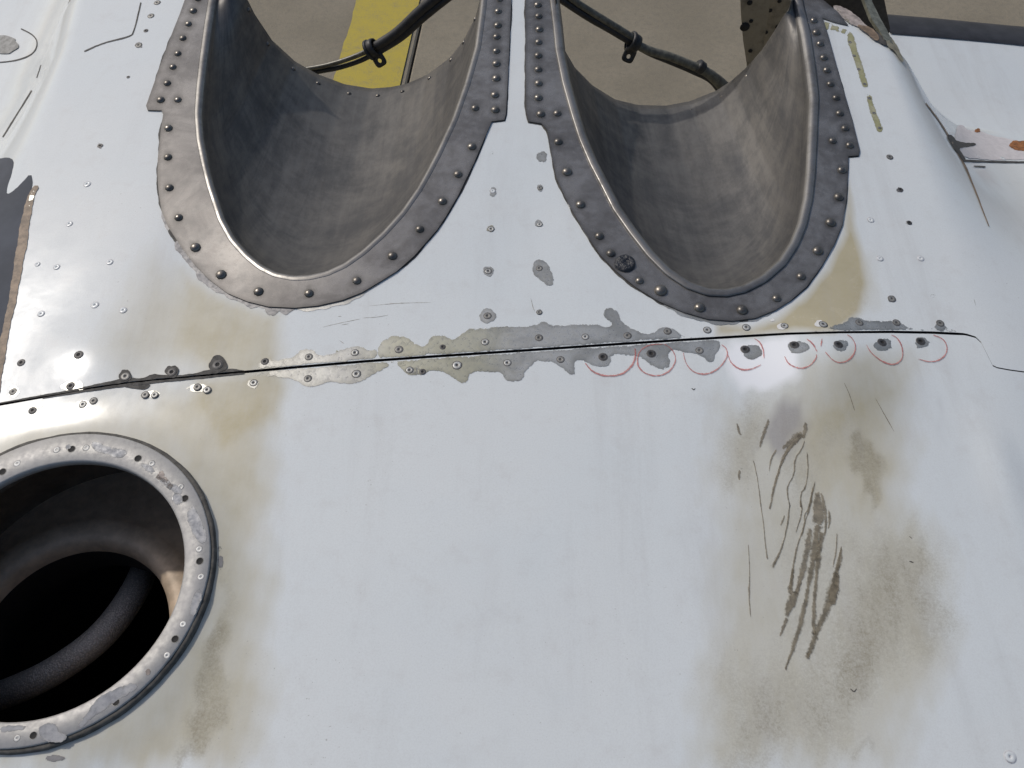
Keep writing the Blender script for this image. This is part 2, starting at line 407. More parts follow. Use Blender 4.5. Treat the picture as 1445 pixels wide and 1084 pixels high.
# ------------------------------------------------------------------ the aircraft
craft = thing('aircraft_nacelle', 'worn white aircraft engine nacelle with two sooty exhaust troughs and an open round port', 'aircraft', (0, .35, H - .2))
bpy.context.view_layer.update()
INV = craft.matrix_world.inverted()
def part(name, me, parent=craft, **k):
    o = link(name, me, parent, **k)
    if parent is craft: o.matrix_parent_inverse = INV
    return o
# port circle fitted to the ring's edges
PORT_OUT = [(0, 650), (43.6, 628), (87, 616), (136.6, 612), (180, 619), (218, 634), (253, 658.5), (279, 690), (296.5, 731), (304, 778), (302, 821), (293.6, 850), (279, 885), (261.6, 917), (232.6, 949), (189, 990), (145, 1019), (102, 1045), (43.6, 1061), (0, 1065.5)]
PORT_IN = [(0, 687.6), (38, 670), (81, 657), (125, 652.7), (163, 657), (197.7, 673), (229.7, 699), (247, 728), (258.7, 757), (262.5, 788), (258.7, 827), (247, 868), (232.6, 891), (203.5, 932), (162.8, 969.6), (122, 992.8), (87, 1009), (43.6, 1019), (0, 1022)]
pn = Vector(normals(np.array([PORT_C]))[0])
po = skin(PORT_OUT); pi_ = skin(PORT_IN)
PM = frame(pn); PM.translation = Vector(po.mean(0))
def fit_plane(P):
    c = P.mean(0); u, s, vt = np.linalg.svd(P - c); n = vt[2]; n = n if n[2] > 0 else -n; return c, n
pc, pnn = fit_plane(np.vstack([po, pi_]))
PM = frame(pnn); PM.translation = Vector(pc); PMI = PM.inverted()
def local(P): return np.array([list(PMI @ Vector(q)) for q in P])
def ellfit(P):
    L = local(P)[:, :2]; x, y = L.T
    A = np.stack([x * x, x * y, y * y, x, y], 1); k = np.linalg.lstsq(A, np.ones(len(x)), rcond=None)[0]
    M = np.array([[k[0], k[1] / 2], [k[1] / 2, k[2]]]); c = np.linalg.solve(-2 * M, k[3:5])
    g = 1 + c @ M @ c; ev, ec = np.linalg.eigh(M / g); return c, 1 / np.sqrt(ev), ec
eo, ei = ellfit(po), ellfit(pi_)
print('PORT fit outer', eo[0], eo[1], 'inner', ei[0], ei[1])
def ell(e, n, grow=0.0):
    th = np.linspace(0, 2 * math.pi, n, endpoint=False)
    q = np.stack([(e[1][0] + grow) * np.cos(th), (e[1][1] + grow) * np.sin(th)], 1) @ e[2].T + e[0]
    o = np.argsort(np.arctan2(*(q - e[0]).T[::-1])); return q[o]
def to_world(L2, z=0.0): return np.array([list(PM @ Vector((a, b, z))) for a, b in L2])

# --- stain masks, and one for a painted sun highlight
def soft(P, poly, s): return np.clip(.5 - sdist(P, poly) / (2 * s), 0, 1)
TAN = [([(215, 350), (300, 412), (380, 440), (397, 446), (397, 525), (300, 535), (180, 545), (120, 500), (170, 410)], 55, .55),
       ([(255, 375), (300, 412), (380, 438), (397, 446), (395, 525), (310, 532), (250, 500)], 14, .55),
       ([(280, 532), (395, 520), (399, 560), (392, 600), (330, 620), (270, 580)], 10, .5),
       ([(60, 560), (392, 540), (398, 600), (392, 700), (385, 1084), (-40, 1100), (-40, 600)], 40, .55),
       ([(215, 560), (390, 545), (392, 600), (368, 680), (340, 780), (335, 900), (325, 1084), (100, 1084), (230, 1000), (300, 880), (310, 760), (280, 660), (210, 610)], 20, .35),
       ([(1010, 456), (1060, 460), (1092, 452), (1130, 425), (1168, 378), (1192, 330), (1197, 255), (1210, 330), (1222, 400), (1215, 440), (1180, 468), (1010, 474)], 10, .9),
       ([(1180, 350), (1240, 350), (1250, 440), (1200, 465), (1180, 440)], 25, .4),
       ([(1135, 495), (1290, 490), (1280, 560), (1250, 620), (1265, 720), (1150, 700), (1120, 600), (1112, 540)], 22, .42),
       ([(1000, 560), (1300, 500), (1290, 700), (1350, 780), (1350, 940), (1260, 1100), (960, 1100), (1000, 820)], 55, .55),
       ([(1180, 490), (1240, 490), (1230, 600), (1160, 600)], 14, .2)]
BRN = [([(1105, 640), (1135, 620), (1165, 690), (1185, 820), (1150, 930), (1095, 900), (1100, 780)], 16, .30), ([(1085, 600), (1140, 600), (1130, 800), (1080, 810)], 22, .16), ([(1035, 575), (1075, 560), (1085, 640), (1060, 700), (1030, 690), (1020, 625)], 30, .48), ([(1000, 570), (1050, 560), (1050, 720), (1010, 720)], 30, .2),
       ([(1202, 625), (1238, 622), (1247, 690), (1240, 712), (1215, 690), (1190, 655)], 7, .62),
       ([(1130, 590), (1200, 575), (1225, 620), (1170, 670), (1130, 670)], 25, .34),
       ([(1185, 760), (1240, 745), (1325, 770), (1350, 850), (1340, 910), (1270, 950), (1200, 1010), (1165, 960), (1190, 870)], 50, .55),
       ([(1175, 870), (1240, 840), (1240, 920), (1200, 990), (1165, 950)], 35, .4), ([(1230, 720), (1290, 740), (1270, 860), (1200, 850)], 40, .2),
       ([(1320, 770), (1350, 830), (1345, 880), (1320, 860)], 14, .2),
       ([(1010, 930), (1100, 905), (1180, 940), (1220, 1010), (1210, 1070), (1020, 1084), (1000, 1000)], 60, .45),
       ([(1030, 1000), (1100, 980), (1130, 1030), (1040, 1060)], 30, .2),
       ([(1020, 1060), (1100, 1050), (1110, 1100), (1010, 1100)], 18, .3), ([(1195, 1062), (1235, 1055), (1235, 1072), (1200, 1080)], 10, .4),
       ([(288, 900), (326, 885), (322, 950), (318, 1005), (300, 1050), (270, 1100), (247, 1100), (255, 1030), (285, 960)], 9, .58),
       ([(305, 770), (325, 790), (328, 880), (312, 900), (305, 850)], 12, .45), ([(262, 1032), (285, 1024), (290, 1030), (268, 1046)], 7, .35),
       ([(265, 590), (310, 590), (320, 650), (290, 640)], 25, .22), ([(330, 580), (395, 560), (390, 590)], 12, .22),
       ([(436, 1020), (470, 1025), (470, 1040), (440, 1040)], 12, .25), ([(1195, 370), (1225, 375), (1232, 440), (1200, 440)], 16, .3)]
GRY = [([(1085, 575), (1128, 560), (1142, 590), (1138, 622), (1105, 650), (1072, 640)], 16, .62), ([(430, 560), (800, 560), (860, 700), (480, 740)], 110, .16),
       ([(780, 880), (830, 880), (830, 1000), (780, 1000)], 60, .2), ([(720, 640), (860, 600), (900, 760), (760, 800)], 70, .16), ([(1310, 560), (1340, 560), (1335, 640), (1315, 640)], 18, .30)]
GLARE = [([(1008, 488), (1128, 476), (1132, 530), (1100, 560), (1040, 552)], 16, .8), ([(1030, 482), (1118, 478), (1115, 520), (1085, 545), (1050, 535)], 12, .9)]  # bright spot right of the seam, a highlight put into the colour
def mask(P, lst):
    x, y = P[:, 0], P[:, 1]           # ragged rims: wander the lookup a little
    P = P + np.stack([7 * np.sin(y / 23 + x / 61) + 4 * np.sin(y / 9.1 - x / 17) + 2.5 * np.sin(x / 5.3 + y / 13), 12 * np.sin(x / 19 + y / 83) + 7 * np.sin(x / 7.3 - y / 31) + 4 * np.sin(x / 3.9 + y / 11)], 1) * np.clip((y[:, None] - 500) / 120, .15, 1)
    m = np.zeros(len(P))
    for poly, s, a in lst: m = np.maximum(m, a * soft(P, poly, s)) + .35 * np.minimum(m, a * soft(P, poly, s))
    return np.clip(m, 0, 1)
LE_PX = [(1254, 45), (1340, 52), (1445, 62), (1600, 74)]
def f_wing(x, y): return H - CROWN * x * x - wing_drop(y)
LEP = cast(LE_PX, f_wing)
def build_skin():
    st = .0025
    xs = np.arange(-.60, .62, st); nx = len(xs)
    for name, vs in (('forward_skin', np.r_[.0010, np.arange(st, .62, st)]), ('aft_skin', np.r_[np.arange(-.52, -st * .5, st), -.0010])):
        X, Vv = np.meshgrid(xs, vs); Vv = np.where(np.abs(Vv) < .0012, Vv * np.interp(X, [.285, .305], [1, .45]), Vv); Y = Vv + seam_y(X); Z = f(X, Y)
        P = np.stack([X.ravel(), Y.ravel(), Z.ravel()], 1); nr = len(vs)
        i = np.arange(nr - 1)[:, None] * nx + np.arange(nx - 1)[None, :]
        Q = np.stack([i, i + 1, i + nx + 1, i + nx], 2).reshape(-1, 4)
        c = P[Q].mean(1); px = project(c)
        keep = c[:, 1] > -.12
        if name == 'forward_skin':
            k = np.clip((P[:, 1] - FRONT[-1, 1] - .002) / .006, 0, 1) * (P[:, 0] > FRONT[-1, 0] - .03)
            PW = P.copy(); PW[:, 2] = P[:, 2] * (1 - k) + k * np.minimum(f_wing(P[:, 0], P[:, 1]), P[:, 2]); pw = project(PW[Q].mean(1))
        uR = c[:, 0] - itp(c[:, 1], rr); uL = itp(c[:, 1], rl) - c[:, 0]
        if name == 'forward_skin':
            for lip in (T1_LIP, T2_LIP): keep &= ~(sdist(px, lip) < 9)
            right = uR > .05; left = uL > .05
            fr = np.where(c[:, 0] < FRONT[0, 0], .70, np.interp(c[:, 0], FRONT[:, 0], FRONT[:, 1]))
            body = keep & ~right & ~left & (c[:, 1] < fr)
            le = np.interp(c[:, 0], LEP[:, 0], LEP[:, 1])
            sets = [('forward_skin', body, None), ('wing_skin', keep & (right | ((uR > -.06) & (c[:, 0] > .2) & (c[:, 1] >= fr))) & ((c[:, 1] < fr) | (pw[:, 0] > 1249)) & (c[:, 1] < le), 'white wing skin on the right with a rusty panel corner'), ('wing_skin', keep & left & (c[:, 1] < .95), 'white wing skin on the left with a round grey cap')]
        else:
            L = local(c); e = eo
            d = (L[:, :2] - e[0]) @ e[2]; rad = np.hypot(d[:, 0] / (e[1][0] - .006), d[:, 1] / (e[1][1] - .006))
            keep &= rad > 1
            sets = [('aft_skin', keep, None)]
        for nm, k, lab in sets:
            Fq = Q[k]; used, inv = np.unique(Fq, return_inverse=True); Fq = inv.reshape(-1, 4); PV = (PW if lab and 'right' in lab else P)[used]
            me = mesh(nm, PV, Fq, PAINT)
            pp = project(PV)
            attr(me, 'tan', mask(pp, TAN)); attr(me, 'brown', mask(pp, BRN)); attr(me, 'grey', mask(pp, GRY)); attr(me, 'glare', mask(pp, GLARE))
            o = part(nm, me, label=lab)
            yield nm, o
SK = {}
for nm, o in build_skin(): SK.setdefault(nm, []).append(o)
FORE, AFT = SK['forward_skin'][0], SK['aft_skin'][0]; WING_R, WING_L = SK['wing_skin']
def sub(parent, name, me, **k):
    o = link(name, me, parent, **k); o.matrix_parent_inverse = (parent.matrix_parent_inverse).copy() if False else Matrix.Identity(4)
    return o                                        # all skins keep world coordinates
# dark backing strip under the seam
xs = np.arange(-.55, .58, .004); V, F = [], []
for k, x in enumerate(xs):
    y = float(seam_y(x))
    for dv in (-.012, .012): V.append((x, y + dv, float(f(x, y + dv)) - .0022))
    if k: F.append((2 * k - 2, 2 * k - 1, 2 * k + 1, 2 * k))
part('seam_backing', mesh('seam_backing', V, F, BLACK))

# ------------------------------------------------------------------ decals: films of paint, primer, oil lying on the skin
def tri_region(boundary, step, extra_inset=None):
    B = np.array(boundary, float); n = len(B)
    lo, hi = B.min(0), B.max(0)
    gx, gy = np.meshgrid(np.arange(lo[0], hi[0], step), np.arange(lo[1], hi[1], step)); G = np.stack([gx.ravel(), gy.ravel()], 1)
    if len(G): G = G[sdist(G, B) < -step * .45]
    pts = [Vector(b) for b in B] + [Vector(g) for g in G]
    r = delaunay_2d_cdt(pts, [], [list(range(n))], 1, 1e-5)
    return np.array([list(v) for v in r[0]]), [tuple(q) for q in r[2]]
def decal(parent, name, poly, mat, h=.00018, jit=1.0, seed=1.0, smooth=2, step=5.0, edge=2.2, **k):
    p = chaikin(poly, smooth) if smooth else np.array(poly, float)
    p = densify(p, 2.0); n = len(p)
    t = np.roll(p, -1, 0) - np.roll(p, 1, 0); nn = np.stack([t[:, 1], -t[:, 0]], 1); nn /= np.maximum(np.linalg.norm(nn, axis=1), 1e-6)[:, None]
    p = p + nn * np.array([[jit * wob(i, seed)] for i in range(n)])
    Q, T = tri_region(p, step)
    W = lift(Q, h)
    me = mesh(name, W, [tuple(reversed(q)) for q in T], mat)
    attr(me, 'edge', np.clip(1 - dist(Q, p) / edge, 0, 1))
    if name == 'bare_metal_patch': attr(me, 'yellow', np.clip((Q[:, 0] - 500) / 60, 0, 1) * np.clip((730 - Q[:, 0]) / 60, 0, 1))
    return sub(parent, name, me, **k)
def ribbon(parent, name, pts, width, mat, h=.0002, seed=1.0, jit=.25, n=None, taper=False):
    pts = chaikin(pts, 1 if name == 'oil_drip' else 2, False) if len(pts) > 2 else np.array(pts, float)
    p = densify(pts, 3.0, False); n = len(p)
    wd = np.interp(np.linspace(0, 1, n), np.linspace(0, 1, len(width)), width) if hasattr(width, '__len__') else np.full(n, float(width))
    t = np.gradient(p, axis=0); t /= np.maximum(np.linalg.norm(t, axis=1), 1e-6)[:, None]; nn = np.stack([-t[:, 1], t[:, 0]], 1)
    a = p + nn * (wd / 2 * (1 + jit * np.array([wob(i * 1.3, seed) for i in range(n)])))[:, None]
    b = p - nn * (wd / 2 * (1 + jit * np.array([wob(i * 1.7, seed + 4) for i in range(n)])))[:, None]
    W = np.empty((3 * n, 3)); W[0::3] = lift(a, h); W[1::3] = lift(p, h); W[2::3] = lift(b, h)
    F = [q for i in range(n - 1) for q in ((3 * i, 3 * i + 3, 3 * i + 4, 3 * i + 1), (3 * i + 1, 3 * i + 4, 3 * i + 5, 3 * i + 2))]
    me = mesh(name, W, F, mat); e = np.ones(3 * n); e[1::3] = 0; e[:3] = 1; e[-3:] = 1; attr(me, 'edge', e)
    return sub(parent, name, me)
def blob(c, rx, ry, seed, n=12):
    return [(c[0] + rx * (1 + .22 * wob(i * 5.1, seed)) * math.cos(2 * math.pi * i / n), c[1] + ry * (1 + .22 * wob(i * 4.3, seed + 2)) * math.sin(2 * math.pi * i / n)) for i in range(n)]
z4 = lambda L: [(300 + x / 3.44, 400 + y / 3.44) for x, y in L]
z5 = lambda L: [(640 + x / 3.44, 400 + y / 3.44) for x, y in L]
z2b = lambda L: [(1025 + x / 3.44, 240 + y / 3.44) for x, y in L]
def seam_px(x): return np.interp(x, [q[0] for q in SEAM], [q[1] for q in SEAM])
def seamrun(a, b, off, k=12): return [(x, seam_px(x) + off) for x in np.linspace(a, b, k)]
# bare metal along the seam: upper side
up1 = z4([(205, 422), (228, 385), (262, 365), (310, 375), (350, 365), (400, 357), (430, 318), (490, 318), (510, 350), (590, 345), (640, 312), (715, 300), (760, 332), (800, 315)])
decal(FORE, 'bare_metal_patch', up1 + seamrun(532, 362, -2.4), CHIP, seed=1.3, edge=3)
up2 = z4([(800, 316), (830, 270), (890, 250), (960, 270), (1000, 305), (1040, 300), (1060, 255), (1110, 248), (1160, 275), (1200, 250), (1250, 215)])
up3 = z5([(80, 225), (200, 210), (300, 212), (400, 205), (440, 180), (470, 205), (600, 200), (700, 195), (740, 220), (770, 205), (760, 185), (725, 165), (730, 130), (760, 115), (800, 140), (810, 180), (870, 225), (940, 250), (980, 235), (1000, 210), (1060, 215), (1100, 250), (1140, 265)])
decal(FORE, 'bare_metal_patch', up2 + up3 + seamrun(1000, 533, -2.4, 24), CHIP, seed=3.1, edge=2.5)
up4 = z2b([(400, 790), (470, 770), (580, 740), (600, 710), (640, 715), (680, 735), (800, 730), (840, 740), (880, 765), (960, 775), (1010, 770), (1020, 735), (1045, 730), (1070, 770), (1130, 783)])
decal(FORE, 'bare_metal_patch', up4 + seamrun(1352, 1150, -2.4), CHIP, seed=4.1)
# lower side
lo1 = z4([(200, 448), (260, 452), (380, 462), (430, 490), (480, 510), (530, 490), (570, 480), (640, 492), (720, 480), (770, 450), (840, 412), (860, 395)])
decal(AFT, 'bare_metal_patch', seamrun(352, 552, 2.6) + lo1[::-1], CHIP, seed=5.1, edge=3)
lo2 = z4([(850, 398), (900, 395), (935, 440), (960, 445), (1030, 445), (1050, 425), (1130, 430), (1180, 470), (1220, 490), (1240, 480), (1245, 440), (1290, 425), (1340, 432)])
lo3 = z5([(170, 435), (230, 430), (250, 470), (300, 480), (340, 465), (350, 430), (380, 400), (400, 375), (480, 380), (520, 410), (570, 445), (590, 445), (585, 400), (600, 370), (640, 385), (700, 405), (745, 405), (770, 380), (765, 350), (800, 345), (880, 350), (910, 360), (960, 400), (1010, 420), (1050, 405), (1055, 380), (1040, 350), (1060, 320), (1100, 330), (1200, 350), (1240, 385), (1270, 375), (1270, 345), (1300, 310)])
decal(AFT, 'bare_metal_patch', seamrun(545, 1015, 2.6, 28) + (lo2 + lo3)[::-1], CHIP, seed=7.1, edge=2.5)
for i, (c, rx, ry) in enumerate([((1062, 497), 14, 11), ((1126, 490), 16, 9), ((1186, 488), 11, 9), ((1246, 487), 14, 9), ((1301, 484), 11, 8)]):
    decal(AFT, 'bare_metal_patch', blob(c, rx, ry, i * 1.7), CHIP, seed=i, jit=.9)
# primer strips by the right trough, small chips in the field
decal(FORE, 'primer_strip', [(1160, 29), (1168, 32), (1190, 40), (1202, 46), (1208, 60), (1212, 78), (1217, 92), (1222, 108), (1226, 124), (1221, 127), (1215, 118), (1211, 104), (1205, 86), (1200, 70), (1195, 60), (1196, 50), (1180, 44), (1165, 40), (1168, 52), (1170, 58), (1164, 46)], CHIP_P, seed=8, jit=.5, smooth=1, edge=.8)
decal(FORE, 'primer_strip', [(1222, 134), (1229, 134), (1232, 143), (1236, 156), (1240, 168), (1247, 182), (1243, 188), (1236, 185), (1233, 172), (1228, 160), (1224, 146)], CHIP_P, seed=9, jit=.8, smooth=1, edge=.8)
for i, (c, rx, ry, m) in enumerate([((688, 446), 12, 11, CHIP), ((689, 383), 8, 8, CHIP), ((693, 323), 6.5, 5.5, CHIP_Y), ((696, 271), 6, 7, CHIP), ((762, 266), 5, 6, CHIP), ((760, 316), 6, 6, CHIP), ((761, 440), 4, 4, CHIP),
                                    ((765, 222), 8, 9, CHIP), ((696, 215), 3, 3, CHIP), ((141, 206), 5, 4, CHIP_G), ((196, 64), 6, 5, CHIP_G), ((1270, 268), 6, 4, CHIP_G), ((1283, 315), 5, 4, CHIP_G), ((103, 545), 17, 8, CHIP), ((20, 553), 8, 8, CHIP), ((1316, 419), 4, 4, CHIP_Y), ((1258, 422), 6, 5, CHIP)]):
    decal(FORE, 'paint_chip', blob(c, rx, ry, i * 2.3 + .4), m, seed=i * 1.1, jit=.6)
decal(FORE, 'paint_chip', [(752, 372), (757, 366), (766, 366), (776, 376), (781, 392), (782, 402), (774, 405), (762, 396), (751, 386)], CHIP, seed=3.3, jit=.5)
decal(FORE, 'paint_chip', [(754, 354), (761, 353), (760, 364), (754, 365)], CHIP_P, seed=2.3, jit=.3, smooth=1)
decal(FORE, 'paint_chip', blob((475, 494), 4, 3, 3), CHIP_P, seed=1, jit=.4)
for i, c in enumerate([(1103, 461), (1156, 457), (1090, 452)]): decal(FORE, 'filler_spot', blob(c, 6.5 if i < 2 else 3, 5 if i < 2 else 2, i + 5), WHITE_CHIP, seed=i, jit=.4)
for i, (c, rx, ry) in enumerate([((50, 572), 10, 6), ((118, 571), 11, 6), ((214, 557), 12, 6), ((280, 548), 17, 6), ((588, 524), 15, 5), ((357, 542), 8, 7)]):
    decal(AFT, 'paint_chip', blob(c, rx, ry, i * 1.9), CHIP, seed=i * 1.4, jit=.7)
for c, rx, ry in (((310, 776), 3, 5), ((311, 793), 4, 11), ((77, 1070), 15, 5)): decal(AFT, 'paint_chip', blob(c, rx, ry, c[0]), CHIP_G, seed=c[1], jit=.5)
# dark sealant at the left of the seam and along the troughs
for i, (c, r) in enumerate([((177, 531), 9), ((243, 525), 9.5), ((308, 515), 13)]):
    decal(FORE, 'sealant_spot', blob(c, r, r, i * 3.3), SEALANT, h=.0006, seed=i, jit=.6)
decal(FORE, 'sealant_bead', seamrun(100, 345, -1.6, 30) + [(345, 523), (325, 520), (290, 522), (280, 527), (255, 530), (230, 530), (215, 528), (200, 535), (185, 533), (165, 536), (140, 542), (110, 548)], SEALANT, h=.0004, seed=2, jit=.6, smooth=1)
ribbon(AFT, 'sealant_bead', seamrun(60, 345, 2.2, 30), [1, 3, 4, 3.5, 3, 2], SEALANT, h=.0003)
decal(AFT, 'sealant_spot', [(172, 546), (188, 545), (214, 542), (210, 548), (202, 551), (192, 549)], SEALANT, h=.0003, seed=5, jit=.5)
ribbon(FORE, 'seam_stain', seamrun(-5, 110, -1.5), [1.5, 2.5, 3], SEALANT, h=.0003)
def outline_residue(out, i0, i1, wmax, seed, mat, parent=FORE):
    p = densify(out[i0:i1], 2.5, False); n = len(p); t = np.gradient(p, axis=0); t /= np.linalg.norm(t, axis=1)[:, None]
    nn = np.stack([-t[:, 1], t[:, 0]], 1)
    w_ = np.array([wmax * max(.10, .5 + .42 * wob(i * .33, seed) + .14 * wob(i * 1.2, seed + 2)) for i in range(n)]) * np.minimum(1, np.minimum(np.arange(n), np.arange(n)[::-1]) / 6 + .1)
    a, b = p - nn * 3, p + nn * w_[:, None]
    W = np.empty((2 * n, 3)); W[0::2] = lift(a, .0003); W[1::2] = lift(b, .00022)
    me = mesh('sealant_residue', W, [(2 * i, 2 * i + 1, 2 * i + 3, 2 * i + 2) for i in range(n - 1)], mat); attr(me, 'edge', np.zeros(2 * n))
    sub(parent, 'sealant_residue', me)
outline_residue(T1_OUT, 3, 6, 4, 1.1, SEALANT); outline_residue(T1_OUT, 8, 14, 5, 2.2, SEALANT); outline_residue(T1_OUT, 13, 22, 12, 3.7, CHIP_G)
outline_residue(T1_OUT, 13, 19, 6, 5.0, SEALANT); outline_residue(T1_OUT, 21, 26, 8, 6.1, CHIP); outline_residue(T1_OUT, 26, 34, 3, 7.7, SEALANT); outline_residue(T1_OUT, 34, 40, 2.5, 7.1, SEALANT)
outline_residue(T2_OUT, 0, 10, 3, 1.9, SEALANT); outline_residue(T2_OUT, 9, 20, 3, 2.9, SEALANT); outline_residue(T2_OUT, 14, 20, 7, 4.9, CHIP); outline_residue(T2_OUT, 20, 34, 2.2, 6.9, SEALANT)
decal(FORE, 'sealant_residue', [(372, 434), (396, 434), (394, 441), (384, 447), (374, 442)], CHIP_G, seed=4, jit=.8)
# scratches
for a in ([(455, 462), (480, 456), (510, 450)], [(476, 447), (484, 446.5)], [(512, 449), (530, 448), (548, 445)], [(480, 459), (494, 457)], [(520, 432), (560, 428), (610, 427)], [(749, 421), (752, 434), (755, 441)], [(478, 480), (487, 486)], [(1374, 421), (1377, 433)]):
    ribbon(FORE, 'scratch', a, [.3, 1.1, .3], OIL, h=.00012, jit=.7, seed=a[0][0])
for a in ([(1191, 540), (1200, 560), (1206, 580)], [(1235, 562), (1262, 610)], [(976, 548), (979, 551), (981, 548)], [(1200, 972), (1205, 977), (1209, 972)], [(1283, 757), (1287, 760)], [(1283, 792), (1289, 794)]):
    ribbon(AFT, 'scratch', a, [.7, 1.5, .7], OIL_FAINT if a[0][1] < 620 and a[0][0] > 1100 else SEALANT, h=.00012, jit=.5, seed=a[0][0])
# oil drips
z8 = lambda L: [(960 + x / 1.922, 520 + y / 1.922) for x, y in L]
z6 = lambda L: [(1030 + x / 3.871, 680 + y / 3.871) for x, y in L]
zA = lambda L: [(1030 + x / 6.02, 540 + y / 6.02) for x, y in L]
for pts, wd, m in [
    (zA([(635, 490), (610, 570), (550, 645), (545, 790), (490, 870), (485, 950), (510, 1050)]) + z6([(325, 130), (310, 270), (270, 395), (228, 475)]), [2, 2, 2.2, 2, 2, 2.5, 2, 3, 5], OIL),
    (zA([(655, 590), (665, 760), (640, 900), (600, 940), (600, 1080)]) + z6([(385, 90), (395, 170), (358, 280)]), [1.5, 2, 2, 2, 1.5], OIL),
    (zA([(725, 840), (690, 960), (665, 1080)]) + z6([(405, 180), (410, 240), (365, 350), (345, 470), (325, 590)]), [2, 2.5, 2, 2.5, 3, 5], OIL),
    (z6([(440, 250), (420, 380), (395, 500), (360, 610)]), [6, 9, 8, 5], OIL_FAINT),
    (z6([(480, 230), (460, 400), (430, 560), (400, 720), (355, 880), (300, 1030)]), [10, 11, 6, 7, 7, 3], OIL),
    (z6([(500, 270), (480, 430), (465, 600), (455, 720), (460, 840)]), [8, 8, 5, 6, 6], OIL),
    (z6([(610, 350), (590, 440), (575, 540), (550, 640), (500, 760), (460, 850), (425, 960)]), [1.5, 5, 14, 14, 8, 9, 7], OIL),
    (z6([(585, 280), (580, 380), (560, 470)]), [2, 1.5, 3], OIL_FAINT),
    (zA([(200, 660), (240, 850), (265, 1080)]) + z6([(180, 200), (195, 360), (205, 430)]), [1.2, 1.6, 1.4, 2], OIL_FAINT),
    (z6([(100, 340), (108, 500), (103, 620), (112, 740)]), [1, 1.2, 2.5, 1], OIL_FAINT),
    (zA([(600, 440), (480, 580), (410, 760), (340, 1060)]) + z6([(215, 150)]), [6, 4, 3, 2, 3], OIL_FAINT),
    (zA([(330, 310), (280, 460), (250, 560)]), [4, 5, 2], OIL_FAINT), (zA([(400, 560), (350, 640), (330, 760)]), [2, 3, 1], OIL_FAINT)]:
    ribbon(AFT, 'oil_drip', pts, [q * 1.35 for q in wd], m, h=.00022 + random.random() * 8e-5, seed=pts[0][0], jit=.35)
for pts, wd, m in [
    (zA([(640, 470), (600, 450), (560, 500), (470, 600), (430, 700), (380, 860), (345, 1000)]), [3, 5, 5, 4, 3, 2.4, 1.6], OIL_FAINT),
    (zA([(620, 440), (560, 470), (500, 520), (440, 560)]), [8, 10, 8, 3], OIL_FAINT), (zA([(640, 330), (640, 420), (610, 470)]), [3, 7, 4], OIL_FAINT),
    (z6([(455, 30), (440, 130), (405, 230), (390, 300)]), [3, 3, 2, 2], OIL), (z6([(500, 60), (520, 160), (525, 240), (515, 300)]), [3, 4, 4, 2], OIL_FAINT),
    (z6([(345, 470), (335, 560), (330, 620)]), [4, 6, 7], OIL), (z6([(395, 490), (375, 570), (360, 620)]), [6, 5, 8], OIL),
    (z6([(310, 740), (295, 790), (270, 850)]), [6, 5, 3], OIL_FAINT), (z6([(540, 150), (545, 220), (535, 260)]), [2, 4, 2], OIL_FAINT),
    (z6([(610, 350), (600, 440), (580, 480)]), [2, 5, 7], OIL_FAINT), (z6([(300, 180), (285, 220), (275, 240)]), [1, 3, 1], OIL_FAINT),
    (zA([(60, 340), (75, 420), (100, 450)]), [2, 4, 2], OIL_FAINT), (zA([(85, 740), (75, 800), (80, 830)]), [2, 4, 1], OIL_FAINT)]:
    ribbon(AFT, 'oil_drip', pts, [q * 1.35 for q in wd], m, h=.00019 + random.random() * 3e-5, seed=pts[0][0] * .7, jit=.4)
decal(AFT, 'oil_drip', z6([(470, 20), (500, 80), (522, 160), (505, 260), (470, 230), (445, 240), (450, 150), (455, 60)]), OIL_FAINT, h=.0003, seed=3, jit=1)
decal(AFT, 'oil_drip', z6([(320, 610), (360, 585), (380, 610), (370, 660), (330, 720), (318, 750), (290, 735), (300, 670)]), OIL, h=.00034, seed=4, jit=.8)
decal(AFT, 'oil_drip', z6([(560, 480), (595, 490), (602, 560), (590, 640), (570, 700), (540, 660), (530, 620), (548, 560)]), OIL, h=.00036, seed=5, jit=1)
decal(AFT, 'oil_drip', z6([(412, 930), (425, 920), (442, 940), (438, 970), (420, 975), (405, 955)]), OIL, h=.00034, seed=6, jit=.4)
# red circles
RC = [[(826, 513), (835, 525), (855, 532), (878, 529), (892, 517), (897, 503), (896, 492)], [(936, 486), (915, 487), (903, 495), (899, 506), (900, 518), (910, 528), (928, 532), (945, 525), (953, 512), (953, 502), (947, 492), (937, 486)],
      [(964, 498), (967, 513), (977, 525), (990, 529), (1004, 527), (1018, 517), (1027, 503), (1025, 492), (1018, 487)], [(1026.5, 500), (1031, 513), (1045, 522.6), (1060, 522), (1074, 515)], [(1078, 506), (1077, 493), (1072, 483), (1064, 478)],
      [(1107, 503), (1112, 514), (1127, 521), (1142, 518), (1152, 506), (1152, 500)], [(1153, 497), (1146, 484), (1138, 479)], [(1164, 497), (1176, 511), (1190.7, 512.7), (1203, 504), (1208, 491), (1203, 478), (1195, 472.6)],
      [(1222, 487), (1228.5, 498.7), (1246, 512), (1263, 516), (1274, 506), (1273, 490), (1266, 477), (1257, 473)], [(1295, 507), (1313, 512), (1330, 507), (1337.5, 494), (1332, 479), (1316, 473)], [(1160, 478), (1158, 490)]]
for i, c in enumerate(RC): ribbon(AFT, 'red_mark', c, [1.0, 2.2, 2.7, 2.0, 1.0] if i != 0 else [1.8, 3.0, 3.8, 3.0, 1.8], RED, h=.00042, seed=i * 1.3, jit=.3)
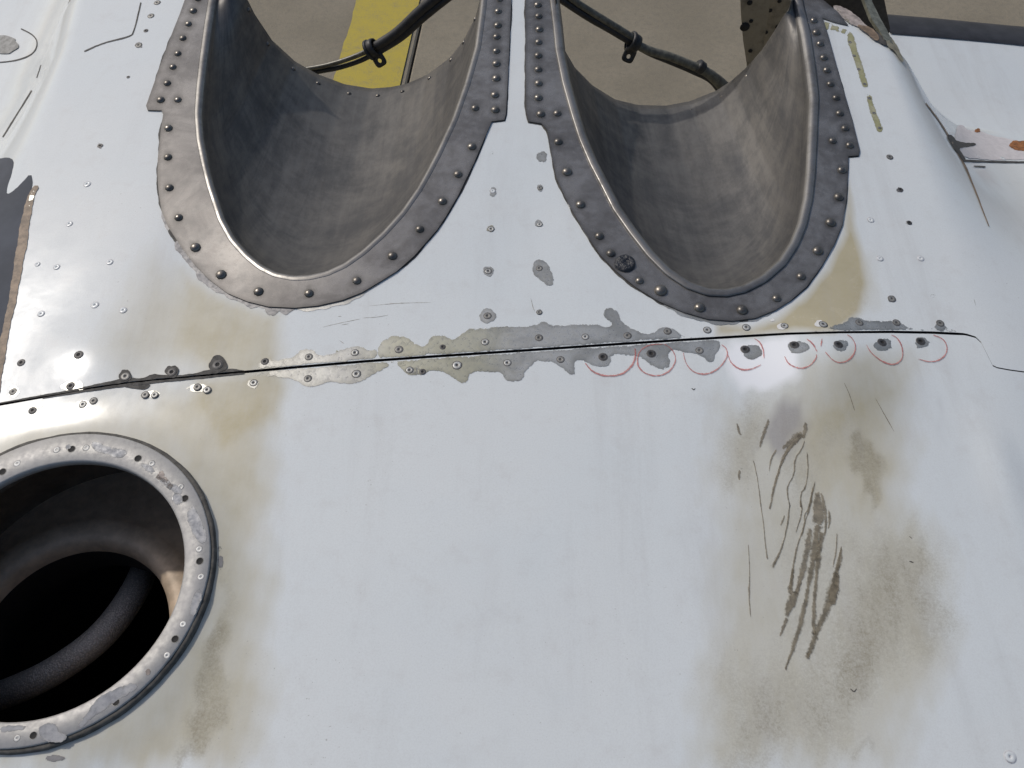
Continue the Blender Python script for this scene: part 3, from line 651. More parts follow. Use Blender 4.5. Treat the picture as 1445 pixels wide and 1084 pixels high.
# left edge: shade painted on as a dark grey area, brown seam edge; wing details
SHADE_AREA = decal(WING_L, 'painted_shade_area', [(-70, 232), (0, 224), (12, 222), (20, 226), (18, 240), (8, 272), (14, 274), (28, 262), (44, 243), (47, 262), (34, 300), (24, 350), (14, 420), (2, 480), (-6, 560), (-80, 560)], SHADE_GREY, h=.0002, seed=1, jit=.4, smooth=1)
decal(FORE, 'brown_edge', [(47, 263), (56, 262), (50, 275), (44, 300), (38, 350), (33, 370), (28, 400), (20, 440), (12, 470), (9, 500), (4, 520), (0, 560), (-12, 560), (-2, 490), (12, 430), (22, 360), (32, 300), (42, 272)], BROWN, h=.0004, seed=2, jit=1, smooth=1)
decal(FORE, 'paint_chip', [(44, 268), (52, 270), (46, 288), (40, 294)], CHIP, h=.0005, seed=3, jit=.8)
ribbon(FORE, 'panel_line', [(199, 4), (189, 46), (184, 52), (145, 61), (119, 73)], 2.0, SEALANT, h=.0002)
decal(WING_L, 'round_cap', blob((2, 64), 25, 13, 0, 24), simple('grey_cap', (.22, .22, .21), .6), h=.0008, jit=.1, smooth=1)
ribbon(WING_L, 'cap_outline', [(30, 41), (48, 50), (54, 62), (48, 76), (28, 85), (0, 89), (-30, 86)], 1.6, SEALANT, h=.0004)
ribbon(WING_L, 'panel_line', [(58, 92), (52, 110)], 1.2, SEALANT); ribbon(WING_L, 'panel_line', [(45, 128), (25, 160), (4, 194)], 2, SEALANT)
ribbon(WING_R, 'fillet_line', [(1306, 146), (1330, 178), (1345, 205), (1360, 232), (1370, 255), (1395, 320)], [1.5, 2.2, 3, 2.2, 1.2], BROWN, h=.0004)
ribbon(WING_R, 'panel_line', [(1358, 227), (1400, 229), (1470, 230)], 2.6, SEALANT, h=.0005); ribbon(WING_R, 'panel_line', [(1374, 235), (1390, 236)], 1.6, SEALANT, h=.0005)
decal(WING_R, 'chipped_corner', [(1335, 190), (1344, 192), (1350, 200), (1366, 203), (1376, 203), (1377, 206), (1362, 209), (1352, 210), (1358, 220), (1363, 227), (1358, 228), (1350, 217), (1341, 205)], SEALANT, h=.0006, seed=3, jit=.8, smooth=1)
decal(WING_R, 'filler_patch', [(1350, 178), (1358, 176), (1364, 184), (1385, 185), (1395, 192), (1430, 196), (1460, 215), (1460, 226), (1364, 226), (1354, 212), (1346, 200)], simple('pinkish_filler', (.62, .58, .57), .45, 0, .08), h=.0003, seed=2, jit=.8)
decal(WING_R, 'rust_spot', blob((1440, 206), 16, 8, 3), RUST, h=.0006, seed=1, jit=1)
decal(WING_R, 'rust_spot', blob((1379, 185), 4, 3, 5), RUST, h=.0006, seed=2, jit=.5)

# ------------------------------------------------------------------ fasteners
def dome():
    return lathe([(1.0, -.05), (.96, .22), (.72, .5), (.38, .64), (.001, .68)], 10)
DOME = mesh('rivet', *dome(), RIVET)
def flat_mesh(name, m_outer, m_face, m_hole, hole=.34):
    prof = [(1.0, -.03), (.93, .03), (.80, .0), (.74, .035), (hole, .04), (hole * .85, -.02), (.001, -.03)]
    V, F = lathe(prof, 12); fm = []
    for i in range(len(prof) - 1):
        fm += [[0, 0, 1, 1, 2, 2][i]] * 12
    return mesh(name, V, F, None, True, [m_outer, m_face, m_hole], fm)
DK = simple('dark_recess', (.085, .08, .075), .6); GREYM = simple('fastener_grey', (.22, .215, .20), .5, .3); LIGHTM = simple('fastener_light', (.40, .40, .38), .45, .3)
FLUSH = flat_mesh('flush_rivet', DK, LIGHTM, DK, .32)
FLUSH_G = flat_mesh('flush_rivet', DK, GREYM, DK, .3)
FLUSH_D = flat_mesh('screw_head', DK, simple('dark_screw', (.07, .068, .068), .5, .4), BLACK, .4)
FLUSH_W = flat_mesh('painted_rivet', simple('dirty_paint', (.52, .52, .53), .4), PAINT, simple('paint_dimple', (.52, .52, .52), .4), .2)
def place(me, parent, P, N, r, name, spin=0):
    o = bpy.data.objects.new(name, me); COL.objects.link(o); o.parent = parent
    m = frame(N) @ Matrix.Rotation(random.random() * 6.28, 4, 'Z') @ Matrix.Diagonal((r, r, r, 1))
    m.translation = Vector(P); o.matrix_local = m; return o
def skin_fast(parent, px, rp, me, name, h=.0003):
    q = skin([px]); n = normals(q)[0]; d = float((q[0] - C0) @ FWD)
    place(me, parent, q[0] + n * h, n, rp * d / FPX, name)
UPPER = [(30, 512, 6, 'd'), (111, 501, 7, 'd'), (18.7, 553, 6, 'g'), (99.7, 545, 6.5, 'd'), (177.4, 532, 7, 'g'), (243, 526, 7, 'd'), (307.7, 515.5, 8, 'd'), (374, 510.5, 6, 'd'), (436, 504, 6, 'g'), (501, 498, 6, 'f'), (563, 493.6, 6.5, 'g'), (624.7, 490, 4.5, 'd'), (684.5, 483, 6, 'f'), (688, 446, 6, 'g'), (760.6, 477, 6, 'g'), (826, 475.6, 5.5, 'f'), (885.6, 474, 6, 'g'), (942, 468, 6, 'g'), (998, 466, 6, 'f'), (1053, 462.3, 6, 'f'), (1107, 460, 5.5, 'f'), (1161.6, 458, 6.5, 'f'), (1212.5, 455.7, 6, 'g'), (1265, 455.7, 6, 'g'), (1326.7, 456.6, 6, 'g'),
         (695.5, 270, 4, 'w'), (762, 265.7, 4, 'g'), (693, 323.5, 5, 'f'), (761.5, 317, 4.5, 'f'), (689, 383, 5.5, 'f'), (761, 379, 5, 'g'), (761, 441, 4.5, 'g'),
         (222, 4, 5, 'g'), (213, 22.7, 5, 'g'), (206, 43.6, 3.5, 'd'), (196, 64, 5, 'g'), (181, 109, 2.5, 'd'), (141.6, 206, 4, 'd'), (123, 260, 5.5, 'w'), (98, 316, 5, 'w'), (155, 370, 5, 'w'), (80, 377, 5, 'w'), (53, 373, 4, 'w'), (134, 430.5, 6, 'w'), (58, 443, 5.5, 'w'), (174, 438, 5.5, 'w'),
         (1255.5, 222, 5, 'g'), (1270.6, 268, 4, 'd'), (1228.5, 310.6, 5, 'w'), (1283, 314.7, 4, 'd'), (1241.6, 365, 5, 'w'), (1299, 365, 5, 'w'), (1258.4, 422, 6, 'g'), (1199.4, 60, 2.6, 'g'), (1205, 79, 2.6, 'g'), (1211.5, 98, 2.6, 'g'), (1220, 119, 2.6, 'g'), (1226.5, 139, 2.8, 'g'), (1233, 160, 2.6, 'g'), (1241, 181, 2.8, 'g')]
LOWER = [(46, 579.5, 6, 'd'), (117, 571, 6, 'f'), (132, 566, 6, 'g'), (205.5, 558, 6, 'g'), (218.7, 558, 5.5, 'f'), (279, 547, 6, 'g'), (292.7, 551, 6, 'f'), (358, 540.5, 6, 'f'), (434.6, 534.6, 6, 'g'), (503, 528, 7, 'f'), (578, 522.5, 6, 'f'), (596.5, 525, 5, 'd'), (645, 515.7, 7.5, 'f'), (716, 512.3, 6, 'f'), (791, 507.6, 6, 'g'), (851, 504, 7, 'd'), (919, 499.4, 7, 'd'), (987, 495, 6, 'g'), (1051.5, 493.3, 7, 'd'), (1121, 487, 7, 'd'), (1183, 486.5, 7, 'd'), (1244.5, 483.6, 7, 'd'), (1299, 482, 7, 'd')]
KIND = {'d': (FLUSH_D, 'screw_head'), 'g': (FLUSH_G, 'flush_rivet'), 'f': (FLUSH, 'flush_rivet'), 'w': (FLUSH_W, 'painted_rivet')}
for lst, par in ((UPPER, FORE), (LOWER, AFT)):
    for x, y, r, k in lst: skin_fast(par, (x, y), r, *KIND[k], h=.0008 if 170 < x < 312 and y > 500 else .0003)
skin_fast(AFT, (1425, 1068), 9, FLUSH_W, 'painted_rivet')
for x, y in ((1379, 221), (1415, 224)): skin_fast(WING_R, (x, y), 4.5, FLUSH_W, 'painted_rivet')

# ------------------------------------------------------------------ exhaust troughs
def trough(OUT, LIP, ARC, YF, RIV, ERIV, label, sag):
    NS, NT = 170, 56
    # lip to front edge, along the generators of the exhaust tube
    lip = resample(LIP, NS); Lw = lift(lip, .0014)
    arc = resample(ARC, 400); Aw = at_y(arc, YF)
    s = np.linspace(0, 1, NS); xm = (Lw[0, 0] + Lw[-1, 0]) / 2; hw = (Lw[-1, 0] - Lw[0, 0]) / 2
    u = np.clip((Lw[:, 0] - Lw[:, 0].min()) / (Lw[:, 0].max() - Lw[:, 0].min()) * 2 - 1, -1, 1)
    th = .45 * s + .55 * np.maximum.accumulate(np.arccos(-u)) / math.pi
    th = (th - th[0]) / (th[-1] - th[0])
    al = np.r_[0, np.cumsum(np.linalg.norm(np.diff(Aw, axis=0), axis=1))]; al /= al[-1]
    Fw = np.stack([np.interp(th, al, Aw[:, k]) for k in range(3)], 1)
    outer = lip.copy(); t = np.gradient(lip, axis=0); t /= np.linalg.norm(t, axis=1)[:, None]; nn = np.stack([-t[:, 1], t[:, 0]], 1)   # outward of the U
    c = LIP.mean(0); sg = np.sign(((lip[NS // 2] - c) @ nn[NS // 2])); nn *= sg
    nk = normals(Lw)
    rows = [lift(lip + nn * d_, h_) for d_, h_ in ((8, .0010), (6, .0013), (4, .00155), (2, .0016), (.3, .0013), (-1.2, .0007), (-2.6, -.0003), (-4, -.0017))]
    Lw = rows[-1]; Lw = Lw.copy(); Lw[0] = lift(lip[:1], -.0016)[0]; Lw[-1] = lift(lip[-1:], -.0016)[0]
    for j in range(NT):
        q = j / (NT - 1); q = .6 * q * q + .4 * q
        P = Lw * (1 - q) + Fw * q
        dl = np.linalg.norm(Fw - Lw, axis=1)
        P = P - nk * (sag * np.minimum(1, dl / .25) * (math.sqrt(q) * (1 - q) ** 1.5 / .325))[:, None]
        if j == 0: continue
        rows.append(P)
    G = np.array(rows); nr = len(rows); V = G.reshape(-1, 3)
    F = [(i * NS + k, i * NS + k + 1, (i + 1) * NS + k + 1, (i + 1) * NS + k) for i in range(nr - 1) for k in range(NS - 1)]
    a = Vector(V[F[len(F) // 2][1]] - V[F[len(F) // 2][0]]).cross(Vector(V[F[len(F) // 2][3]] - V[F[len(F) // 2][0]]))
    if a.z < 0: F = [q[::-1] for q in F]
    me = mesh('exhaust_trough', V, F, None, True, [TROUGH, POLISHED], [1 if i < 6 * (NS - 1) else 0 for i in range(len(F))]); attr(me, 'grime', np.clip(1 - np.repeat(np.linspace(0, 1, nr), NS) * 7, 0, 1) * 0); attr(me, 'across', np.tile(np.linspace(0, 1, NS), nr)); attr(me, 'along', np.repeat(np.linspace(0, 1, nr), NS))
    tr = part('exhaust_trough', me, label=label)
    md = tr.modifiers.new('thickness', 'SOLIDIFY'); md.thickness = .0012; md.offset = -1
    # flange, a riveted collar round the lip
    inner = lip + nn * 7.2
    B = np.vstack([densify(OUT, 3, False), inner[::-1]])
    Q, T = tri_region(B, 4.5)
    wv = np.array([wob(i * .35, 2.2) for i in range(len(Q))])
    W = lift(Q, .0012)
    nV = len(W); D = densify(OUT, 3, False); m = len(D)
    top, bot = lift(D, .0012), lift(D, -.0003)
    V2 = np.vstack([W, top, bot])
    F2 = [tuple(reversed(q)) for q in T] + [(nV + i, nV + i + 1, nV + m + i + 1, nV + m + i) for i in range(m - 1)]
    me = mesh('flange', V2, F2, FLANGE)
    rv = np.array([r[:2] for r in RIV], float)
    dd = np.min(np.hypot(Q[:, None, 0] - rv[None, :, 0], Q[:, None, 1] - rv[None, :, 1]), 1)
    g = np.clip(1 - (dd - 4) / 7, 0, 1) * .6; ge = np.clip(1 - dist(Q, OUT, False) / 5, 0, 1) * .45
    attr(me, 'grime', np.r_[np.maximum(g, ge), np.full(2 * m, .5)])
    fl = sub(tr, 'flange', me)
    for r in RIV:
        q = skin([r[:2]]); n = normals(q)[0] + np.array([random.uniform(-.07, .07), random.uniform(-.07, .07), 0]); d = float((q[0] - C0) @ FWD)
        rad = (r[2] if len(r) > 2 else 6.2 * (1.85 - d) / 1.27)
        rm = (.0031 if len(r) < 3 else r[2] * d / FPX) * random.uniform(.93, 1.08)
        place(DOME, tr, q[0] + n * .0012, n, rm, 'rivet')
    # small rivets along the front edge
    row = G[-3]; pr = project(row)
    for e in ERIV:
        k = int(np.argmin(np.hypot(pr[:, 0] - e[0], pr[:, 1] - e[1] - 2))); k = min(max(k, 1), NS - 2)
        n = Vector(row[k + 1] - row[k - 1]).cross(Vector(G[-1][k] - G[-5][k])).normalized()
        if n.dot(Vector(C0 - row[k])) < 0: n = -n
        place(DOME, tr, row[k], n, .0022, 'rivet')
    return tr
R1 = [(280, 0), (273.5, 17.4), (266.8, 36), (259, 56), (252, 77.7), (245, 96.7), (237, 119.6), (227.8, 143), (252, 143), (238.6, 183), (238, 224), (240, 267), (253, 309), (276.7, 351, 7.5), (313, 389.5, 7.5), (365.7, 413.6, 7), (436.7, 416, 7), (504, 398), (554, 363), (592.6, 325.5), (624.5, 286), (646.4, 248), (666, 209), (670.6, 154.5), (699, 157), (698.5, 136), (700.5, 112.6), (700.5, 92), (700.5, 74), (701, 54), (702.5, 38), (703, 18), (705, 1)]
E1 = [(351, 12), (383, 56), (418, 88), (451.6, 106.6), (494, 121), (533.6, 125), (567, 121), (603, 106), (634, 82), (654, 57), (670, 25)]
R2 = [(759, 9), (760, 25), (761, 43.6), (760, 61.5), (759.5, 80.5), (759.5, 100), (760, 119.6), (759.5, 140), (763, 163), (786.4, 162), (787.7, 202), (800, 244.5, 7), (819, 290.6), (845.5, 335), (861.6, 359.6, 6.5), (902, 398, 6), (932, 412, 9.5), (986.7, 436, 8), (1046.5, 439.5, 7.5), (1095, 423, 6), (1129.6, 392, 6), (1153, 356, 7), (1171, 316, 8), (1182.5, 280, 6.5), (1187, 242), (1198, 207), (1174, 200.6), (1191.6, 183), (1184, 162), (1179, 140), (1171, 120.6), (1166, 101), (1161.6, 83.4), (1156.4, 64), (1151, 48), (1147.7, 31)]
E2 = [(810, 97), (834, 121), (866, 142), (899, 149.5), (939, 151.5), (972, 145), (1013, 129), (1051, 102)]
TR1 = trough(T1_OUT, T1_LIP, T1_ARC, .69, R1, E1, 'left sooty exhaust trough', .016)
TR2 = trough(T2_OUT, T2_LIP, T2_ARC, .652, R2, E2, 'right sooty exhaust trough with a black sealant lump on its rim', .016)
# black lump on the right trough's rim
def lump():
    q = skin([(881, 374)]); n = normals(q)[0]; d = float((q[0] - C0) @ FWD); s = d / FPX
    V, F = lathe([(15.5, -.5), (15, 2.2), (12.5, 4.2), (8.5, 4.6), (4.5, 3.4), (.01, 4.4)], 20)
    V = [(x * (1 + .10 * wob(math.atan2(y, x) * 3 + .5, 2)), y * (1 + .12 * wob(math.atan2(y, x) * 4, 5)), z * (1 + .5 * wob(x * .9 + y * 1.3, 3))) for x, y, z in V]
    M = MB('black_sealant', (.02, .022, .028), .28); M.bump(M.noise(420, 4, .6), .8, .002)
    place(mesh('sealant_lump', V, F, M.m), TR2, q[0] + n * .0012, n, s, 'sealant_lump')
lump()

# ------------------------------------------------------------------ the round port, its ring and the duct below
NR = 96
ring = None
def ring_mesh(profile):            # profile: list of (outer?, grow, z)
    V, F = [], []
    for e, g, z in profile: V += list(to_world(ell(e, NR, g), z))
    for i in range(len(profile) - 1):
        for k in range(NR):
            k2 = (k + 1) % NR; F.append((i * NR + k, i * NR + k2, (i + 1) * NR + k2, (i + 1) * NR + k))
    return V, F
zt = float((local(np.array([[PORT_C[0] + .07, PORT_C[1] + .02, f(PORT_C[0] + .07, PORT_C[1] + .02)]]))[0, 2])) 
ZR = max(0.0012, float(np.abs(local(po)[:, 2]).max()) + .0008)
print('ring height', ZR, 'max dev', np.abs(local(po)[:, 2]).max())
V, F = ring_mesh([(eo, -.0016, ZR - .004), (eo, -.0016, ZR + .0009), (eo, -.0022, ZR + .0014), (ei, .001, ZR + .0014), (ei, 0, ZR + .0008), (ei, -.0002, ZR - .003), (ei, .004, ZR - .004)])
RINGO = part('port_ring', mesh('port_ring', V, F, RING))
V, F = ring_mesh([(eo, .0012, -.003), (eo, .0007, ZR - .0002), (eo, -.0006, ZR + .0003), (eo, -.0018, ZR + .0001)])
V = [Vector(v) + Vector((.0006 * wob(i * .9, 1), .0006 * wob(i * 1.1, 3), .0004 * wob(i * 1.7, 2))) for i, v in enumerate(V)]
sub(RINGO, 'gasket', mesh('gasket', V, F, simple('old_gasket', (.085, .08, .07), .8, 0, .4)))
def on_ring(px):                   # pixel -> point on the ring's face
    r = rays([px])[0]; n = np.array(pnn); p0 = np.array(pc) + n * (ZR + .0014)
    return C0 + r * (((p0 - C0) @ n) / (r @ n))
def ring_chip(poly, mat, seed):
    q = densify(chaikin(poly, 2), 2.0); n = len(q); t = np.roll(q, -1, 0) - np.roll(q, 1, 0); nn = np.stack([t[:, 1], -t[:, 0]], 1); nn /= np.maximum(np.linalg.norm(nn, axis=1), 1e-6)[:, None]
    q = q + nn * np.array([[1.2 * wob(i, seed)] for i in range(n)]); Q, T = tri_region(q, 5)
    me = mesh('grey_chip', [on_ring(k) + np.array(pnn) * .00012 for k in Q], [tuple(reversed(k)) for k in T], mat); attr(me, 'edge', np.clip(1 - dist(Q, q) / 2, 0, 1)); sub(RINGO, 'grey_chip', me)
zr = lambda L: [(x / 3.44, 580 + y / 3.44) for x, y in L]
zq = lambda L: [(x / 3.44, 769 + y / 3.44) for x, y in L]
RGREY = chip_material('ring_grey_primer', (.19, .20, .225), (.27, .275, .29), .5, .1); RDARK = chip_material('ring_dark_chip', (.14, .115, .11), (.2, .17, .16), .55, .2)
for i, (c_, m_) in enumerate([(zr([(435, 150), (480, 150), (520, 175), (600, 180), (625, 200), (600, 225), (550, 225), (500, 205), (450, 195)]), RGREY), (zr([(680, 250), (730, 260), (760, 300), (800, 330), (880, 370), (890, 400), (850, 410), (810, 370), (750, 320), (690, 280)]), RGREY),
                            (zr([(770, 290), (795, 285), (810, 330), (850, 365), (820, 385), (790, 345), (745, 325)]), RDARK), (zr([(905, 490), (935, 455), (960, 490), (985, 550), (1008, 600), (1005, 635), (970, 645), (930, 590), (908, 540)]), RGREY),
                            (zr([(830, 405), (880, 400), (890, 440), (860, 470), (840, 440)]), RGREY), (zr([(930, 900), (980, 850), (985, 900), (960, 960), (940, 1005), (915, 980)]), RGREY), (zq([(710, 600), (740, 600), (725, 640), (705, 640)]), RDARK),
                            (zq([(480, 730), (560, 700), (650, 660), (680, 690), (600, 740), (520, 790), (440, 850), (380, 900), (360, 890), (420, 820)]), RGREY), (zq([(200, 870), (270, 860), (290, 910), (350, 920), (300, 960), (220, 960), (180, 910)]), RGREY), (zq([(0, 880), (100, 870), (150, 890), (60, 905), (0, 920)]), RGREY),
                            (zr([(310, 165), (350, 155), (345, 185), (320, 185)]), RGREY)]): ring_chip(c_, m_, i * 1.7 + .3)
HOLE = lathe([(1.05, .02), (1.0, .06), (.9, .04), (.86, .015), (.001, .012)], 14)
HOLEM = mesh('screw_hole', *HOLE, None, True, [GREYM, BLACK], [0] * 28 + [1] * 28)
for p in ((3.5, 665.8), (101, 633.8), (194.8, 647), (261, 703.5), (282, 792), (247, 902), (163.7, 991), (47, 1038)):
    q = on_ring(p); place(HOLEM, RINGO, q, pnn, 5.6 * ((q - C0) @ FWD) / FPX, 'screw_hole')
RR = flat_mesh('ring_rivet', simple('ring_rivet_edge', (.22, .215, .21), .5, .1), simple('ring_rivet_face', (.52, .52, .5), .45, .1), simple('ring_rivet_mid', (.5, .5, .48), .45, .1), .3)
for p in ((24, 654), (80, 635), (121.5, 632), (214, 654), (255, 687), (247, 703), (281, 775), (283.4, 814), (258, 881), (235.5, 925), (24, 1042)):
    q = on_ring(p); place(RR, RINGO, q, pnn, 5.4 * ((q - C0) @ FWD) / FPX, 'rivet')
# well below the ring (local z down), with a rolled duct lip
def circ(c, r, z, n=NR):
    th = np.linspace(0, 2 * math.pi, n, endpoint=False)
    return [PM @ Vector((c[0] + r * math.cos(t), c[1] + r * math.sin(t), z)) for t in th]
def stack(loops):
    V, F = [], []
    for L in loops: V += L
    n = len(loops[0])
    for i in range(len(loops) - 1):
        for k in range(n):
            k2 = (k + 1) % n; F.append((i * n + k, i * n + k2, (i + 1) * n + k2, (i + 1) * n + k))
    return V, F
def deep(px, z):
    r = rays([px])[0]; n = np.array(pnn); p0 = np.array(pc) + n * z; return C0 + r * (((p0 - C0) @ n) / (r @ n))
ec_ = ei[0]; ro = float(eo[1].max()) + .012
V, F = stack([circ(ec_, ro, -.006), circ(ec_, ro, -.030), circ(ec_, ro - .004, -.032), circ(ec_, ro - .004, -.036), circ(ec_, ro, -.038), circ(ec_, ro, -.075)])
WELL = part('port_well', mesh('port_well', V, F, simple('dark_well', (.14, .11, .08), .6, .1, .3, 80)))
lipc = local(np.array([deep((92, 905), -.066)]))[0, :2]; lr = .063
V, F = stack([circ(ec_, ro + .004, -.070), circ(lipc, lr + .016, -.066), circ(lipc, lr + .015, -.0645), circ(lipc, lr + .005, -.063), circ(lipc, lr + .001, -.064), circ(lipc, lr - .002, -.068), circ(lipc, lr - .003, -.075)])
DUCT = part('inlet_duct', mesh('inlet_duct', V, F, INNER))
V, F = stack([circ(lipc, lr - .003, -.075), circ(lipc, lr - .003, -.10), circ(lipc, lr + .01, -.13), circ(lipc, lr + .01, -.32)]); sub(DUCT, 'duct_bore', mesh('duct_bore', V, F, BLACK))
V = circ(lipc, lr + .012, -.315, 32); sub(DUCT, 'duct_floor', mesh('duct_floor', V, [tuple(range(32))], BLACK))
for k in range(9):
    a = R(60 + k * 24); P = PM @ Vector((ec_[0] + (ro - .0005) * math.cos(a), ec_[1] + (ro - .0005) * math.sin(a), -.020 - .003 * (k % 2)))
    n = -(PM.to_3x3() @ Vector((math.cos(a), math.sin(a), 0))); place(DOME, WELL, P, n, .0026, 'rivet')
hp = spline([deep((215, 770), -.16), deep((192, 830), -.115), deep((150, 890), -.10), (deep((95, 935), -.098)), deep((30, 970), -.105), deep((-60, 1000), -.14), deep((-120, 1010), -.2)], 60)
sub(DUCT, 'braided_hose', mesh('braided_hose', *tube(hp, .009, 16), BRAID))

# ------------------------------------------------------------------ right front: boot, torn edge, bay panels
def boot():
    P = resample(LEP, 60); V, F = [], []
    prof = [(-.004, .0012), (-.001, .0022), (.016, .0), (.030, -.003), (.042, -.009), (.050, -.02), (.052, -.04), (.045, -.06), (.03, -.08)]
    m = len(prof)
    for q in P:
        z0 = float(q[2])
        for dy, dz in prof: V.append((q[0], q[1] + dy, z0 + dz))
    for i in range(len(P) - 1):
        for k in range(m - 1): F.append((i * m + k, i * m + k + 1, (i + 1) * m + k + 1, (i + 1) * m + k))
    part('leading_edge_boot', mesh('leading_edge_boot', V, F, BOOT))
boot()
def sheet(name, px, y, mat, th=.002, label=None):
    """a sheet standing across the bay at distance y, with thickness; outline given by its corners"""
    q = densify(px, 6); Q, T = tri_region(q, 10); P = at_y(Q, y); n = len(P); back = P + np.array([0, th, 0])
    V = np.vstack([P, back]); F = [tuple(t) for t in T] + [tuple(i + n for i in t[::-1]) for t in T]
    idx = {tuple(np.round(v, 4)): i for i, v in enumerate(Q)}; m = len(q)
    for i in range(m):
        a = int(np.argmin(np.hypot(*(Q - q[i]).T))); b = int(np.argmin(np.hypot(*(Q - q[(i + 1) % m]).T)))
        if a != b: F.append((a, b, b + n, a + n))
    return part(name, mesh(name, V, F, mat, False), label=label)
lg = sheet('longeron_strip', [(1046, -40), (1045, 10), (1047, 40), (1049, 60), (1053, 85), (1059, 140), (1064, 150), (1080, 120), (1078, 60), (1086, 10), (1092, -40)], .76, TANMETAL)
sheet('longeron_flange', [(1078, -40), (1074, 40), (1074, 140), (1110, 100), (1124, 20), (1126, -40)], .775, TANMETAL)
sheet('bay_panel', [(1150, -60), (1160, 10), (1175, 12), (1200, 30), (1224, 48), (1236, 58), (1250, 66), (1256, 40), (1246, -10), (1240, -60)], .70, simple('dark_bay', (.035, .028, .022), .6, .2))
DKHOLE = mesh('strip_hole', *lathe([(1.0, .0), (1.0, .1), (.001, .1)], 10), BLACK)
for px, r, y in (((1058, 4), 4, .7595), ((1060, 30), 3, .7595), ((1051, 38), 7, .7595), ((1059, 72), 3, .7595), ((1097, 38), 3, .7745), ((1081, 46), 3, .7745), ((1087, 15), 3, .7745), ((1100, 2), 3, .7745)):
    q = at_y([px], y)[0]; place(DKHOLE, lg, Vector(INV @ Vector(q)) * 0 + Vector(q), (0, -1, 0), r * ((q - C0) @ FWD) / FPX, 'strip_hole')
# bent frame strip and torn skin edge
def edge_strip(name, px, dz, wd, mat, parent=craft):
    p = densify(px, 4, False); W = cast(p, base_f); V, F = [], []
    for i, q in enumerate(W):
        k = i / (len(W) - 1); z = np.interp(k, np.linspace(0, 1, len(dz)), dz); ww = np.interp(k, np.linspace(0, 1, len(wd)), wd)
        V += [(q[0] - ww, q[1] + .002 * wob(i, 1), q[2] + z), (q[0] + ww, q[1] + .002 * wob(i, 3), q[2] + z - .003), (q[0] + ww, q[1] + .003, q[2] + z - .006), (q[0] - ww, q[1] + .003, q[2] + z - .004)]
        if i:
            a, b = 4 * i - 4, 4 * i
            for j in range(4): F.append((a + j, a + (j + 1) % 4, b + (j + 1) % 4, b + j))
    F.append((0, 1, 2, 3)); n = len(V); F.append((n - 1, n - 2, n - 3, n - 4))
    return part(name, mesh(name, V, F, mat, False))
edge_strip('frame_strip', [(1212, -30), (1224, 5), (1236, 30), (1248, 48), (1254, 60)], [.004, .004, .003, .002], [.0035, .004, .005, .004], simple('green_frame', (.20, .20, .16), .5, .3))
for i, (poly, m) in enumerate([([(1173, 10), (1182, 9), (1196, 15), (1210, 24), (1222, 38), (1228, 44), (1222, 46), (1210, 40), (1198, 34), (1186, 24)], simple('pink_primer', (.36, .31, .28), .6)),
                               ([(1188, 18), (1198, 30), (1202, 36), (1196, 34), (1184, 20), (1178, 12)], CHIP_P), ([(1226, 44), (1236, 46), (1246, 54), (1252, 66), (1247, 66), (1238, 60), (1230, 54)], SEALANT),
                               ([(1248, 50), (1258, 56), (1266, 70), (1274, 92), (1268, 86), (1260, 74), (1250, 66)], simple('tan_edge', (.30, .27, .19), .6)), ([(1205, 36), (1228, 40), (1240, 55), (1236, 62), (1222, 50)], BROWN)]):
    decal(FORE, 'torn_edge', poly, m, h=.0009 + i * .0002, seed=i, jit=.8, smooth=1)

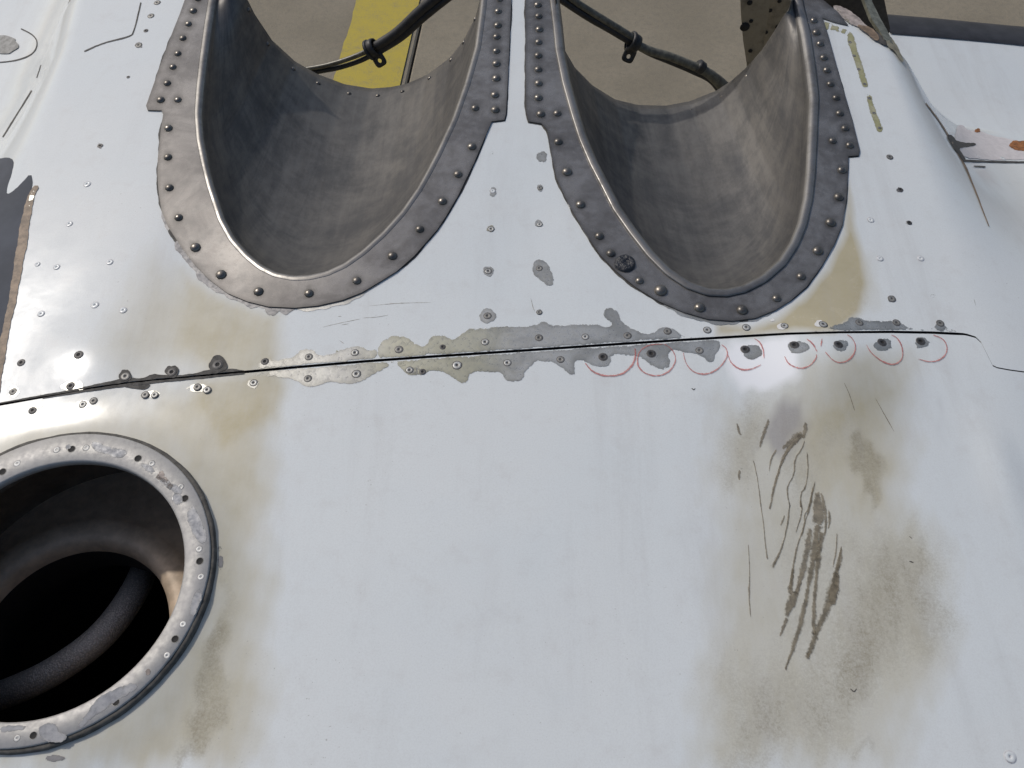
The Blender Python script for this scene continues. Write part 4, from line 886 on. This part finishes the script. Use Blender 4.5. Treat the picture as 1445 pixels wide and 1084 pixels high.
# ------------------------------------------------------------------ hoses with their clamps, hanging below the troughs
def hose(label, runs, clamp_px, axis_px, tab_px, Y, extra=()):
    c0 = at_y([clamp_px], Y)[0]
    t = thing('fuel_hose', label, 'hose', tuple(c0), 'hoses below the exhaust troughs')
    mi = Matrix.Translation(-Vector(c0))
    for nm, px, rp, m in runs:
        P = at_y(px, Y); P = spline(P, 50); d = (P - C0) @ FWD
        rad = np.interp(np.linspace(0, 1, 50), np.linspace(0, 1, len(rp)), rp) * d / FPX
        V, F = tube(P, rad, 12); o = link(nm, mesh(nm, [mi @ Vector(v) for v in V], F, m), t)
    a, b = at_y(axis_px, Y); ax = Vector(b - a).normalized()
    M = frame(ax); M.translation = Vector((0, 0, 0)); s = float((c0 - C0) @ FWD) / FPX
    V, F = lathe([(10.5 * s, -5.5 * s), (12 * s, -5.5 * s), (13 * s, -2 * s), (13 * s, 2 * s), (12 * s, 5.5 * s), (10.5 * s, 5.5 * s)], 20)
    cl = link('clamp', mesh('clamp', [M @ Vector(v) for v in V], F, RUBBER), t)
    V, F = lathe([(11.5 * s, -8.5 * s), (14.5 * s, -7.5 * s), (14.5 * s, -4.5 * s), (11.5 * s, -3.5 * s)], 20)
    link('clamp_band', mesh('clamp_band', [M @ Vector(v) for v in V], F, RUBBER), cl)
    # tab with its hole, a ring of quads from round hole to rounded tab
    tp = Vector(at_y([tab_px], Y)[0]) - Vector(c0); tp.y = -.006; L = tp.length; x = tp.normalized(); z = Vector((0, -1, 0)); z = (z - x * z.dot(x)).normalized(); y = z.cross(x)
    V, F = [], []; n = 24
    for zz in (0, .0016):
        for k in range(n):
            th = 2 * math.pi * k / n; cx, sx = math.cos(th), math.sin(th); e = 1 / max(abs(cx) ** 4 + abs(sx) ** 4, .2) ** .25
            V.append(tp + x * (10.5 * s * cx * e - 2 * s) + y * 9 * s * sx * e + z * zz)
        for k in range(n):
            th = 2 * math.pi * k / n; V.append(tp + (x * math.cos(th) + y * math.sin(th)) * 3.2 * s + z * zz)
    for k in range(n):
        k2 = (k + 1) % n
        F += [(k, k2, n + k2, n + k), (2 * n + k, 3 * n + k, 3 * n + k2, 2 * n + k2), (k, 2 * n + k, 2 * n + k2, k2), (n + k, n + k2, 3 * n + k2, 3 * n + k)]
    link('clamp_tab', mesh('clamp_tab', V, F, RUBBER), cl)
    return t
STEELTUBE = simple('dark_steel_tube', (.12, .115, .10), .4, .5)
OLIVE = simple('olive_sleeve', (.13, .125, .10), .6, .1)
hose('black hose pair clamped below the left exhaust trough', [
    ('rubber_hose', [(640, -25), (618, -6), (590, 18), (560, 46), (530, 66)], [7.5, 7.5, 7, 7], RUBBER), ('rubber_hose', [(652, -18), (628, 0), (598, 24), (566, 52), (534, 72)], [6, 6, 6, 6], RUBBER),
    ('steel_tube', [(530, 66), (505, 78), (470, 90), (436, 97), (380, 105)], [4, 3.4, 3.4, 3.6], STEELTUBE), ('steel_tube', [(534, 72), (510, 85), (480, 95), (448, 101), (390, 112)], [4, 3.4, 3.6, 4], RUBBER)],
    (526, 68), [(505, 79), (550, 54)], (537, 80), .76)
hose('black and braided hose clamped below the right exhaust trough', [
    ('rubber_hose', [(760, -22), (790, -2), (830, 24), (862, 42), (893, 60)], [5.5, 5.5, 5.5, 6], RUBBER), ('rubber_hose', [(786, -20), (812, 2), (846, 24), (872, 40), (897, 56)], [4.8, 4.8, 5, 5], OLIVE),
    ('braided_tube', [(893, 60), (915, 71), (945, 80), (975, 92), (1000, 104), (1024, 126), (1040, 150)], [6, 6, 6, 6, 7, 9, 9], OLIVE), ('rubber_hose', [(897, 66), (920, 77), (950, 89), (978, 101), (1003, 114), (1020, 135)], [3, 4, 4, 4, 4, 4], RUBBER),
    ('hose_fitting', [(985, 92), (991, 97)], [9, 9], RUBBER)],
    (895, 61), [(870, 47), (915, 71)], (886, 74), .76)
print('objects', len(bpy.data.objects))
